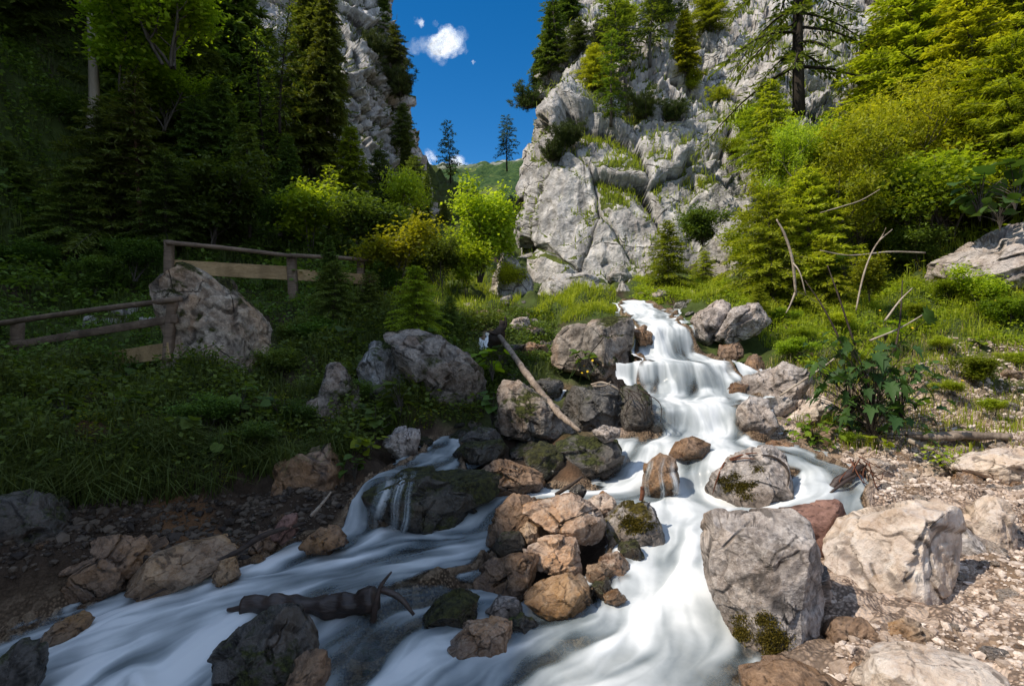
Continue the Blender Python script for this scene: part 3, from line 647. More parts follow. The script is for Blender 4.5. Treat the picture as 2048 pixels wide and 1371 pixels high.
# ------------------------------------------------------------------ boulders, each shaped to its outline in the photo
_ico = {}
def ico(n):
    if n not in _ico:
        bm = bmesh.new(); bmesh.ops.create_icosphere(bm, subdivisions=n, radius=1)
        V = np.array([v.co[:] for v in bm.verts]); F = np.array([[v.index for v in f.verts] for f in bm.faces]); bm.free(); _ico[n] = (V, F)
    return _ico[n]
def star_radius(poly, th):
    c = poly.mean(0); q = poly - c; a = np.arctan2(q[:, 1], q[:, 0]); r = np.hypot(q[:, 0], q[:, 1])
    # ray / polygon distance
    R = np.zeros(len(th)); dx, dy = np.cos(th), np.sin(th)
    n = len(q)
    for i in range(n):
        p0, p1 = q[i], q[(i + 1) % n]; e = p1 - p0
        den = dx * e[1] - dy * e[0]; den = np.where(np.abs(den) < 1e-12, 1e-12, den)
        tt = (p0[0] * e[1] - p0[1] * e[0]) / den; uu = (p0[0] * dy - p0[1] * dx) / den
        ok = (tt > 0) & (uu >= -1e-6) & (uu <= 1 + 1e-6); R = np.where(ok, np.maximum(R, tt), R)
    bad = R < 1e-6; R[bad] = r.mean()
    return R
def rock_shape(R, th_x, dthick, seed, planes, rough, sub, chip=.5, box=.75):
    """R(theta) silhouette radius, dthick half-depth; facets cut by planes; -> V, F"""
    N, F = ico(sub); rng = np.random.default_rng(seed)
    rho = np.sqrt(N[:, 0]**2 + N[:, 2]**2); th = np.arctan2(N[:, 2], N[:, 0])
    rad = R(th); rp = rho**box / np.maximum(1e-6, (rho**(box * 2.2) + np.abs(N[:, 1])**(2.2 * box))**(1 / 2.2)) ; yp = np.sign(N[:, 1]) * np.abs(N[:, 1])**box / np.maximum(1e-6, (rho**(box * 2.2) + np.abs(N[:, 1])**(2.2 * box))**(1 / 2.2))
    V = np.stack([rp * rad * np.cos(th), yp * dthick, rp * rad * np.sin(th)], 1)
    size = rad.mean()
    pl = [np.array(p, float) for p in planes]
    for k in range(int(9 * chip) + 3):
        n = rng.normal(size=3); n[1] = -abs(n[1]) * 1.3 if k % 3 else n[1]; pl.append(np.r_[n, rng.uniform(.72, .93)])
    for p in pl:
        n = p[:3] / np.linalg.norm(p[:3]); dd = V @ n; lim = dd.max() * p[3]
        V = V - n * (np.maximum(0, dd - lim) * .95)[:, None]
    # displacement along an outward direction
    O = V / (np.linalg.norm(V, axis=1)[:, None] + 1e-9); Q = V / size
    off = seed * 1.37
    Qw = Q + np.c_[fbm(Q * 2 + off, 2, seed + 1), fbm(Q * 2 + off, 2, seed + 2), fbm(Q * 2 + off, 2, seed + 3)] * .12
    f1, e1 = facets(Qw * 1.15 + off, seed, 1.5); f2, e2 = facets(Qw * 2.7 + off, seed + 3, 1.3); f3, e3 = facets(Qw * 6.5 + off, seed + 5, 1.3)
    lump = .12 * fbm(Q * 1.1 + off, 3, seed); fine_ = .022 * ridged(Q * 5 + off, 4, seed + 1) + .018 * fbm(Q * 11 + off, 3, seed + 2)
    h = lump * .7 + .15 * f1 + .036 * f2 + .010 * f3 - .035 * smooth(.035, 0, e1) - .012 * smooth(.05, 0, e2) * (f1 > -.0) + fine_ * .7
    V = V + O * (h * rough * size)[:, None]
    CAV[0] = .03 * f2 + .012 * f3 - .06 * smooth(.05, 0, e1) - .035 * smooth(.06, 0, e2) * (f1 > -.0) + fine_ * .8 - .012  # hollows and fractures that drive the painted crevice shade
    return V, F
CAV = [None]
ROCKS = []
def rock(outline, d, mat, label, thick=.8, planes=(), rough=1., seed=None, sub=5, name='boulder', group=None, chip=.5, grow=1.0, cat='boulder', box=.75):
    seed = seed or (len(ROCKS) * 7 + 11)
    poly = np.array(outline, float); c = poly.mean(0); P0 = at(c[0], c[1], d)
    pm = np.c_[(poly[:, 0] - c[0]), -(poly[:, 1] - c[1])] * d / F_PX * grow
    R = lambda th: star_radius(pm, th)
    r = np.hypot(pm[:, 0], pm[:, 1]).mean()
    V, F = rock_shape(R, None, r * thick, seed, planes, rough, sub, chip, box)
    # depth axis follows the line of sight so the outline stays where the boulder stands
    az = math.atan2(P0[0], P0[1]); ca, sa = math.cos(-az), math.sin(-az)
    V = np.c_[V[:, 0] * ca - V[:, 1] * sa, V[:, 0] * sa + V[:, 1] * ca, V[:, 2]]
    W = V + P0; wl = np.zeros(len(V)); ib = (W[:, 0] > HX0) & (W[:, 0] < HX1) & (W[:, 1] > HY0) & (W[:, 1] < HY1)
    if ib.any():
        zw = bil(CARVE, W[ib, 0], W[ib, 1]); near = bil(_w, W[ib, 0], W[ib, 1]); wl[ib] = smooth(.17, .03, W[ib, 2] - zw + .05 * fbm(W[ib] * 6, 3, seed)) * smooth(.02, .25, near)
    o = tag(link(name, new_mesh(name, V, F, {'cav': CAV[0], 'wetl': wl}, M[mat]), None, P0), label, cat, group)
    ROCKS.append(o); return o

# right bank, foreground
rock([(1395,1100),(1415,1055),(1440,1040),(1580,1028),(1612,1045),(1632,1110),(1665,1180),(1692,1245),(1650,1300),(1560,1338),(1490,1322),(1455,1260),(1420,1180)], 3.15, 'grey', 'big squared grey boulder with yellow moss on its lower face beside the white rapids', .85,
     [(.85,-.5,.0,.52),(-.3,-.85,.15,.52),(.05,-.45,.9,.74),(-.9,-.3,.1,.8)], .5, 5, 7, chip=.1, box=.5)
rock([(1652,1085),(1700,1060),(1760,1030),(1810,1000),(1870,992),(1905,1010),(1925,1050),(1915,1100),(1890,1160),(1850,1230),(1780,1242),(1720,1200),(1665,1140)], 3.5, 'white', 'large white boulder right of the squared grey boulder', .8, [(-.3,-.85,.38,.52),(.85,-.5,.05,.55),(.0,-.3,.95,.8)], .6, 6, 6, chip=.15, box=.55)
rock([(1560,1030),(1640,1000),(1670,990),(1690,1020),(1690,1080),(1665,1130),(1640,1110),(1600,1060)], 3.95, 'red', 'dull red rock wedged between the grey and the white boulder', .8, [(.8,-.5,0,.7),(-.3,-.3,.9,.7)], .7)
rock([(1930,1040),(1975,990),(2005,1010),(2025,1060),(2030,1112),(1990,1105),(1960,1085),(1935,1070)], 3.95, 'white', 'pointed pale stone standing right of the white boulder', .8)
rock([(1890,1075),(1935,1060),(1975,1090),(2030,1112),(2010,1125),(1950,1118),(1900,1112)], 3.8, 'grey', 'flat grey slab under the pointed pale stone', .9)
rock([(1725,1400),(1760,1332),(1830,1305),(1930,1305),(1985,1325),(2005,1371),(1960,1430),(1780,1440)], 2.45, 'white', 'rounded tan boulder cut off by the bottom edge', .8, [], .35, 9, 6, chip=.1)
rock([(1778,1262),(1800,1245),(1830,1240),(1870,1265),(1860,1298),(1800,1305)], 2.9, 'ochre', 'yellowish stone below the white boulder', .8)
rock([(1480,1355),(1560,1328),(1640,1345),(1690,1370),(1650,1430),(1500,1430)], 2.55, 'brown', 'brown flat stone under the squared grey boulder at the bottom edge', .9, [(0,-.2,1,.6)], .8)
rock([(1645,1300),(1670,1250),(1720,1235),(1762,1262),(1750,1310),(1690,1330)], 2.95, 'brown', 'dark brown stone in the shadow of the squared grey boulder', .8)
rock([(1700,1345),(1722,1322),(1752,1330),(1750,1358),(1715,1365)], 2.65, 'pinkwet', 'small pinkish stone left of the rounded tan boulder', .8)
# pile of rocks in mid stream
rock([(972,1085),(990,1020),(1030,988),(1070,983),(1082,1000),(1050,1050),(1020,1100),(985,1110)], 4.45, 'brown', 'wet glistening brown rock leaning on the left of the midstream pile', .8, [(-.5,-.7,.4,.7)], .7, None, 6)
rock([(1046,1015),(1085,990),(1140,985),(1180,1008),(1212,1050),(1208,1078),(1185,1086),(1120,1062),(1065,1045)], 4.2, 'pinkwet', 'pale pinkish slab on top of the midstream pile', 1., [(-.1,-.5,.85,.6)], .75, None, 6)
rock([(1205,1045),(1240,1015),(1290,995),(1315,1030),(1330,1080),(1290,1100),(1215,1100)], 4.3, 'greymoss', 'grey rock with a green moss face right of the pale slab', .8, [(-.3,-.8,.3,.68)], .7, None, 6)
rock([(1050,1095),(1090,1075),(1150,1076),(1165,1120),(1160,1150),(1110,1158),(1065,1130)], 3.95, 'pinkwet', 'pinkish block in the middle of the midstream pile', .85, [(-.2,-.8,.4,.7)], .8, None, 6)
rock([(943,1165),(985,1120),(1040,1106),(1078,1115),(1082,1155),(1050,1200),(985,1205)], 3.8, 'brown', 'reddish brown rock at the left foot of the midstream pile', .85, [(-.4,-.8,.4,.68)], .8, None, 6)
rock([(1046,1195),(1090,1160),(1150,1143),(1174,1165),(1178,1205),(1150,1240),(1085,1240)], 3.5, 'ochre', 'orange brown wet rock at the front foot of the midstream pile', .85, [(-.2,-.5,.8,.68)], .8, None, 6)
rock([(1170,1135),(1205,1125),(1227,1145),(1212,1170),(1175,1162)], 3.75, 'ochre', 'small orange stone right of the pinkish block', .9)
rock([(1200,1120),(1235,1105),(1262,1140),(1264,1180),(1225,1190),(1205,1170)], 3.85, 'pinkwet', 'pale stone washed over at the right rim of the pile', .8)
rock([(1206,1190),(1235,1177),(1252,1195),(1238,1208),(1212,1206)], 3.5, 'ochre', 'smallest orange stone at the water edge right of the pile', .9)
rock([(1185,1170),(1215,1160),(1232,1185),(1222,1215),(1190,1210)], 3.6, 'darkmoss', 'dark mossy stone between the orange stones of the pile', .8)
rock([(1038,1062),(1055,1042),(1078,1055),(1082,1082),(1050,1090)], 4.15, 'ochre', 'little brown stone wedged under the pale slab', .9)
rock([(982,1100),(1005,1066),(1040,1062),(1052,1085),(1030,1110),(1000,1122)], 4.1, 'darkmoss', 'dark mossy stone below the glistening brown rock', .9)
rock([(1175,1000),(1205,985),(1232,1000),(1228,1030),(1195,1035)], 4.6, 'pinkwet', 'small pale stone behind the pale slab', .9)
rock([(1138,980),(1158,968),(1175,982),(1165,996),(1145,995)], 4.75, 'dark', 'small dark stone behind the pale slab beside a twig', .9)
rock([(1220,1150),(1240,1090),(1275,1080),(1285,1110),(1260,1150)], 4.05, 'darkmoss', 'dark wet stone in shadow below the moss faced rock', .8)
# left foreground water
rock([(832,1265),(868,1205),(920,1183),(958,1195),(952,1240),(905,1280)], 3.45, 'darkmoss', 'rounded dark wet rock right of the sunken log', .9, [], .6, None, 6)
rock([(895,1300),(930,1250),(990,1233),(1018,1250),(1022,1295),(975,1318),(930,1322)], 3.2, 'pinkwet', 'pale wet rock with a dark hollow in the shallows', .9, [(-.1,-.6,.7,.7)], 1., None, 6)
rock([(1008,1245),(1040,1225),(1078,1250),(1062,1270),(1022,1262)], 3.35, 'dark', 'dark stone in the shallows right of the pale wet rock', .9)
rock([(968,1225),(1000,1195),(1042,1200),(1046,1225),(1005,1240)], 3.5, 'grey', 'grey stone below the reddish brown rock in the shallows', .9)
rock([(430,1390),(442,1300),(490,1255),(540,1226),(602,1235),(642,1282),(630,1340),(580,1400),(500,1440)], 2.95, 'dark', 'big dark wet boulder under the sunken log', .85, [(.5,-.7,.4,.7)], .7, None, 6)
rock([(560,1400),(590,1340),(630,1308),(665,1312),(655,1360),(610,1420)], 2.75, 'brown', 'long brown stone in the shallows at the bottom edge', .8)
rock([(-30,1390),(-5,1325),(38,1297),(82,1300),(84,1345),(40,1410),(-20,1420)], 3.0, 'dark', 'dark boulder in the bottom left corner', .8)
rock([(538,1068),(570,1030),(594,1028),(592,1068),(565,1088)], 4.5, 'red', 'red upright stone at the left water edge', .8, [], .7)
rock([(600,1088),(640,1055),(690,1058),(704,1085),(655,1102),(612,1100)], 4.4, 'brown', 'flat brown stone right of the red upright stone', .9)
rock([(500,1100),(520,1062),(548,1060),(555,1090),(530,1110)], 4.5, 'brown', 'low brown stone left of the red upright stone', .9)
rock([(262,1160),(300,1110),(380,1090),(468,1085),(455,1125),(400,1158),(300,1178)], 4.15, 'ochre', 'pale yellowish slab at the left water edge', 1., [(0,-.5,.85,.5)], .5, None, 6)
rock([(425,1160),(440,1125),(470,1115),(478,1150),(455,1172)], 4.05, 'ochre', 'small yellowish stone beside the pale yellowish slab', .9)
rock([(85,1275),(110,1245),(165,1232),(180,1250),(140,1285)], 3.6, 'ochre', 'low tan stone at the left edge of the blue rapids', .9)
rock([(530,990),(545,940),(600,905),(680,898),(698,940),(690,975),(620,1000)], 5.45, 'brown', 'rust brown rock in the left bank under hanging grass', .8, [], .9)
rock([(-60,1130),(-40,1020),(60,985),(140,1010),(150,1080),(60,1140)], 4.25, 'dark', 'dark conglomerate rock in the left bank at the edge', .6, [], 1.2, None, 6)
rock([(140,1150),(200,1075),(290,1070),(310,1120),(240,1190),(160,1210)], 4.2, 'brown', 'dark rust brown rock in the left bank', .6, [], 1.2, None, 6)
# ledge and the shaded rocks left of the falls
rock([(735,985),(780,938),(860,925),(960,935),(1010,950),(1000,990),(955,1015),(920,1060),(850,1070),(780,1060),(755,1040)], 4.98, 'darkmoss', 'long dark mossy ledge with thin falls running over it', .7, [(0,-.1,1,.62),(0,-1,.1,.7)], .7, None, 6)
rock([(940,955),(1000,923),(1060,938),(1110,965),(1060,995),(960,998)], 5.2, 'brown', 'wet brown rock at the right end of the mossy ledge', .8, [], .8, None, 6)
rock([(1035,920),(1080,883),(1122,890),(1128,940),(1112,970),(1060,960)], 5.5, 'darkmoss', 'round mossy rock above the mossy ledge', .9, [], .6)
rock([(896,912),(930,885),(1000,878),(1018,900),(990,928),(920,930)], 5.8, 'darkmoss', 'long mossy hump left of the round mossy rock', .9, [], .5)
rock([(915,878),(958,850),(992,858),(1004,880),(960,895)], 6.1, 'dark', 'dark stone behind the mossy hump', .9)
rock([(1115,885),(1180,862),(1245,882),(1242,935),(1180,970),(1122,955)], 5.6, 'dark', 'broad dark rock in shadow below the leaning log', .8, [], .8, None, 6)
rock([(1183,862),(1205,852),(1237,857),(1240,876),(1202,884)], 5.45, 'grey', 'small grey stone lying on the broad dark rock', .9)
rock([(988,800),(1005,758),(1040,765),(1080,790),(1130,830),(1158,858),(1110,885),(1050,895),(1005,870)], 6.3, 'greybrown', 'grey boulder under the lower end of the leaning log', .8, [(-.3,-.7,.5,.68),(.5,-.8,.1,.75)], .8, None, 6)
rock([(1122,860),(1122,790),(1150,770),(1230,775),(1252,800),(1252,860),(1190,875)], 6.5, 'dark', 'dark grey boulder right of the leaning log', .8, [], .9, None, 6)
rock([(1238,860),(1243,780),(1275,768),(1300,790),(1310,840),(1292,872),(1250,875)], 6.35, 'dark', 'dark rooty lump at the left edge of the main falls', .8, [], .8)
rock([(1098,695),(1118,650),(1160,635),(1200,625),(1255,623),(1270,650),(1282,745),(1280,775),(1250,782),(1210,775),(1150,745),(1105,730)], 7.8, 'greybrown', 'big grey boulder left of the upper falls', .8, [(.0,-.3,.95,.72),(.75,-.65,.0,.55),(-.35,-.9,.1,.6)], .6, 23, 6, chip=.15, box=.5)
rock([(1266,658),(1288,650),(1303,668),(1300,690),(1278,692)], 8.0, 'brown', 'brown stone at the lip of the upper falls', .9)
rock([(768,665),(800,650),(860,658),(920,700),(966,735),(972,780),(966,832),(900,822),(850,792),(812,742)], 7.2, 'greybrown', 'overhanging grey boulder below the dark spruce bush', .7, [(.2,-.85,-.3,.6),(-.1,-.5,.85,.7)], .7, None, 6, box=.6)
rock([(718,745),(740,690),(770,683),(800,720),(812,780),(800,810),(735,800)], 7.5, 'shadegrey', 'grey boulder left of the overhanging boulder', .8, [], .8)
rock([(606,805),(640,788),(655,730),(680,724),(716,770),(720,832),(700,855),(640,848)], 6.8, 'greybrown', 'grey wedge shaped boulder among the left bank herbs', .8, [(-.3,-.85,.3,.7)], .7, None, 6)
rock([(768,890),(790,855),(825,850),(842,870),(838,908),(800,920)], 6.0, 'grey', 'grey boulder beside the feeder stream', .8, [], .8)
rock([(715,912),(728,890),(742,893),(742,915),(725,920)], 6.0, 'grey', 'small bluish stone left of the boulder at the feeder stream', .9)
rock([(330,545),(375,533),(430,552),(500,583),(537,640),(537,705),(527,780),(500,815),(400,800),(345,740),(338,640)], 8.3, 'greywarm', 'tall lichen covered boulder between the two wooden fences', .5, [(.5,-.8,.2,.75),(-.3,-.9,.1,.75)], .8, 31, 6, chip=.3)
# right of the falls
rock([(1468,800),(1490,755),(1560,730),(1605,735),(1613,762),(1590,805),(1560,840),(1510,860),(1478,840)], 7.0, 'grey', 'grey boulder right of the middle falls', .8, [(-.2,-.8,.4,.7)], .9, None, 6)
rock([(1478,755),(1500,712),(1522,710),(1528,740),(1512,765),(1484,772)], 7.5, 'brown', 'brown stone above the boulder at the middle falls', .9)
rock([(1442,795),(1470,763),(1494,770),(1484,805),(1456,810)], 7.05, 'brown', 'mossy brown stone at the right edge of the middle falls', .9)
rock([(1428,672),(1455,625),(1495,595),(1530,618),(1538,642),(1510,668),(1465,692)], 8.5, 'grey', 'dark faced boulder with a pale top right of the upper falls', .85, [(.3,-.8,-.4,.6),(-.2,-.2,.95,.7)], .7, None, 6)
rock([(1382,665),(1385,640),(1410,610),(1440,593),(1462,620),(1442,670),(1420,695),(1390,695)], 8.8, 'grey', 'grey boulder at the right edge of the upper falls', .85)
rock([(1428,720),(1440,692),(1475,685),(1490,710),(1460,728)], 8.0, 'brown', 'brown wet stone below the boulders of the upper falls', .9)
rock([(1572,845),(1600,805),(1640,789),(1662,800),(1655,840),(1605,860)], 6.6, 'white', 'pale smooth stone among the bushes right of the falls', .9)
rock([(1410,995),(1425,950),(1470,910),(1500,888),(1542,893),(1580,928),(1592,965),(1560,1012),(1500,1040),(1435,1035)], 4.8, 'grey', 'midstream boulder with golden moss and a curved root over it', .8, [(-.3,-.8,.4,.7),(.5,-.5,.5,.75)], .8, None, 6)
rock([(1282,990),(1290,930),(1320,906),(1350,918),(1360,960),(1352,1000),(1310,1005)], 5.12, 'brown', 'brown rock with water veiling over it in the lower falls', .8, [], .5)
rock([(1338,915),(1350,885),(1385,872),(1420,885),(1415,912),(1370,920)], 5.45, 'brown', 'washed over brown rock above the lower falls', .8, [], .4)
rock([(1520,905),(1545,880),(1580,885),(1600,905),(1570,920)], 5.6, 'pinkwet', 'flat pale stone beside the curved root', .8)
# upper part
rock([(1062,610),(1075,570),(1110,550),(1170,546),(1220,563),(1228,595),(1200,625),(1100,630)], 13.5, 'far_stone', 'rounded pale boulder at the foot of the right cliff', .8, [], .6, None, 6)
rock([(1398,565),(1400,510),(1425,475),(1490,450),(1512,470),(1502,530),(1472,585),(1420,600)], 14.5, 'far_stone', 'tall grey block behind the yellowish spruce', .8, [(-.3,-.9,.1,.7)], .8, None, 6)
rock([(975,620),(990,540),(1005,498),(1030,520),(1060,560),(1068,620)], 15.5, 'far_stone', 'pointed rock with bushes at the mouth of the gorge', .8)
rock([(1868,575),(1880,530),(1960,480),(2048,443),(2110,450),(2110,560),(2000,610),(1900,620)], 9.7, 'grey', 'pale rock slab on the right slope under big leaves', 1.3, [(-.2,-.6,.8,.55)], .9, None, 6)
rock([(1915,945),(1960,915),(2040,888),(2100,890),(2100,955),(2000,962)], 4.85, 'white', 'flat white rock on the right bank at the edge', .9, [(0,-.2,.95,.6)], .8, None, 6)
rock([(780,500),(790,470),(815,480),(820,530),(800,560),(782,545)], 13.2, 'far_stone', 'narrow pale rock at the right end of the upper fence', .8)
rock([(1235,615),(1228,580),(1245,560),(1262,580),(1262,612)], 13., 'far_stone', 'small pale stone above the lip of the falls', .8)
rock([(1210,560),(1222,535),(1250,530),(1265,555),(1240,570)], 15., 'far_stone', 'small block left of the yellowish spruce', .8)
rock([(936,660),(950,625),(980,620),(1000,645),(990,672),(955,676)], 10.6, 'brown', 'mossy brown stone beside the little fall', .9)
rock([(1016,655),(1030,635),(1055,632),(1065,655),(1040,668)], 10., 'grey', 'grey stone left of the big boulder at the upper falls', .9)
rock([(1030,700),(1050,683),(1090,690),(1100,712),(1060,725)], 8.8, 'brown', 'flat brown stone under the middle of the leaning log', .9)
rock([(1060,775),(1085,752),(1120,760),(1128,790),(1090,800)], 7.3, 'dark', 'dark stone above the grey boulder of the leaning log', .9)
# smaller stones: six shapes, copied
protos = []
for k in range(7):
    rng = np.random.default_rng(900 + k); a = rng.uniform(.7, 1.15, 9)
    R = lambda th, a=a: np.interp((th + PI) / (2 * PI) * 9 % 9, np.arange(10), np.r_[a, a[0]])
    V, F = rock_shape(R, None, .8, 900 + k, [(0, 0, 1, .7)], .9, 4, .6); V[:, 2] *= .72; protos.append((V, F, CAV[0]))
_pm = {}
def stone(x, y, z, s, k, mat, label, group, rng, name='stone'):
    key = (k, mat)
    if key not in _pm: _pm[key] = new_mesh('stone', protos[k][0], protos[k][1], {'cav': protos[k][2]}, M[mat])
    o = link(name, _pm[key], None, (x, y, z)); o.scale = (s * rng.uniform(.8, 1.3), s * rng.uniform(.8, 1.3), s * rng.uniform(.7, 1.1)); o.rotation_euler = (rng.uniform(-.4, .4), rng.uniform(-.4, .4), rng.uniform(0, 6.28))
    return tag(o, label, 'stone', group)
def scatter(poly, n, smin, smax, mats, label, group, seed, yr, xr, sink=.25):
    rng = np.random.default_rng(seed); poly = np.array(poly, float); k = 0; tries = 0
    from mathutils.geometry import intersect_point_tri_2d
    while k < n and tries < n * 60:
        tries += 1; x, y = rng.uniform(*xr), rng.uniform(*yr); z = gz1(x, y); u, v = CU + x / y * F_PX, CV - z / y * F_PX
        if not in_poly(poly, u, v): continue
        s = smin * (smax / smin)**(rng.random()**2.2)
        stone(x, y, z + s * .3 - s * sink, s, int(rng.integers(7)), mats[int(rng.integers(len(mats)))], label, group, rng); k += 1
def in_poly(p, u, v):
    r = False; j = len(p) - 1
    for i in range(len(p)):
        if (p[i][1] > v) != (p[j][1] > v) and u < (p[j][0] - p[i][0]) * (v - p[i][1]) / (p[j][1] - p[i][1]) + p[i][0]: r = not r
        j = i
    return r
scatter([(1690,900),(2060,860),(2060,1400),(1650,1400),(1700,1240),(1900,1240),(1930,1000),(1760,1000)], 70, .02, .085, ['white', 'white', 'pinkwet', 'grey'], 'loose pale stone lying in the gravel of the right bank', 'loose stones on the right bank gravel', 1, (2.3, 6.2), (1.2, 6.))
scatter([(1560,660),(2050,640),(2050,880),(1600,880),(1480,850),(1500,700)], 28, .03, .14, ['white', 'grey', 'pinkwet'], 'pale stone half buried in the grassy right slope', 'stones in the grassy right slope', 2, (5.5, 9.5), (2.2, 8.))
scatter([(920,590),(1100,600),(1110,660),(1010,700),(930,690)], 30, .06, .2, ['grey', 'pinkwet', 'far_stone', 'ochre'], 'stone in the rubble around the little fall', 'rubble stones around the little fall', 3, (8.5, 13.), (-1.2, 1.))
scatter([(1230,560),(1420,590),(1500,600),(1400,640),(1300,615),(1240,620)], 18, .07, .22, ['grey', 'far_stone', 'white'], 'stone in the rubble above the upper falls', 'rubble stones above the upper falls', 4, (8.8, 14.5), (1.6, 6.))
scatter([(1480,830),(1700,850),(1700,900),(1560,870)], 14, .03, .1, ['white', 'pinkwet', 'ochre'], 'stone at the right water edge below the bushes', 'stones at the right water edge', 5, (5.6, 7.), (2., 4.6))
scatter([(480,1020),(720,1010),(720,1100),(420,1190),(380,1170)], 16, .025, .09, ['brown', 'ochre', 'dark'], 'wet brown stone along the left water edge', 'wet stones along the left water edge', 6, (3.6, 5.3), (-2.4, -.9), .35)
scatter([(760,850),(1000,850),(1000,900),(860,920),(760,920)], 14, .04, .13, ['dark', 'darkmoss', 'grey', 'brown'], 'dark stone in the shaded rubble by the feeder stream', 'dark stones by the feeder stream', 7, (5.6, 7.), (-1.7, 0.))
scatter([(960,1080),(1260,1080),(1260,1230),(960,1230)], 16, .02, .07, ['brown', 'ochre', 'pinkwet'], 'little wet stone filling the midstream pile', 'little stones of the midstream pile', 8, (3.4, 4.6), (-.3, .95), .1)
scatter([(0,1000),(300,1020),(260,1240),(0,1280)], 20, .03, .1, ['dark', 'brown', 'grey'], 'dim stone bedded in the dark left bank', 'stones bedded in the left bank', 9, (3.3, 5.), (-4.6, -2.2), .5)
scatter([(640,1200),(1000,1250),(1000,1371),(620,1371)], 13, .03, .1, ['brown', 'ochre', 'dark'], 'stone under the clear shallow water', 'stones under the shallow water', 10, (2.6, 3.7), (-1.2, .1), .45)

scatter([(1720,900),(2060,860),(2060,1300),(1930,1000),(1760,1000)], 14, .07, .17, ['white', 'pinkwet', 'grey'], 'broad pale slab half sunk in the right bank gravel', 'slabs in the right bank gravel', 21, (3.4, 6.2), (1.8, 6.), .55)
scatter([(1620,760),(2060,650),(2060,860),(1700,870)], 14, .08, .22, ['white', 'pinkwet', 'grey'], 'rough pale rock poking out of the right slope', 'rocks poking out of the right slope', 22, (5.8, 9.), (2.8, 8.), .5)

rock([(1478,808),(1500,792),(1535,800),(1550,850),(1525,878),(1485,868)], 6.05, 'grey', 'grey wet boulder at the foot of the boulder right of the middle falls', .8)
scatter([(1000,640),(1110,640),(1110,770),(1080,820),(970,790),(985,700)], 16, .10, .26, ['dark', 'greybrown', 'dark'], 'dark block in the stack left of the upper falls', 'dark blocks left of the upper falls', 23, (6.6, 10.5), (-.6, .8), .2)
scatter([(880,830),(1010,830),(1130,870),(1130,930),(900,930)], 12, .10, .22, ['dark', 'darkmoss', 'greybrown'], 'dark block among the shaded rocks above the mossy ledge', 'dark blocks above the mossy ledge', 24, (5.5, 7.), (-.9, .6), .2)
# ------------------------------------------------------------------ plants
def unit(a): return a / (np.linalg.norm(a, axis=-1, keepdims=True) + 1e-9)
def leaf_quads(P, D, N, L, W):
    D = unit(D); Sd = unit(np.cross(D, N)); L = np.asarray(L)[:, None]; W = np.asarray(W)[:, None]
    Nn = np.cross(Sd, D)
    V = np.stack([P, P + D * L * .45 + Sd * W / 2 + Nn * L * .04, P + D * L, P + D * L * .45 - Sd * W / 2 + Nn * L * .04], 1).reshape(-1, 3)
    return V, np.arange(len(V)).reshape(-1, 4)
def leaf_mesh(name, P, D, N, L, W, tint, mat):
    V, F = leaf_quads(P, D, N, L, W)
    return new_mesh(name, V, F, {'tint': np.repeat(np.clip(tint, 0, 1), 4)}, mat, False)

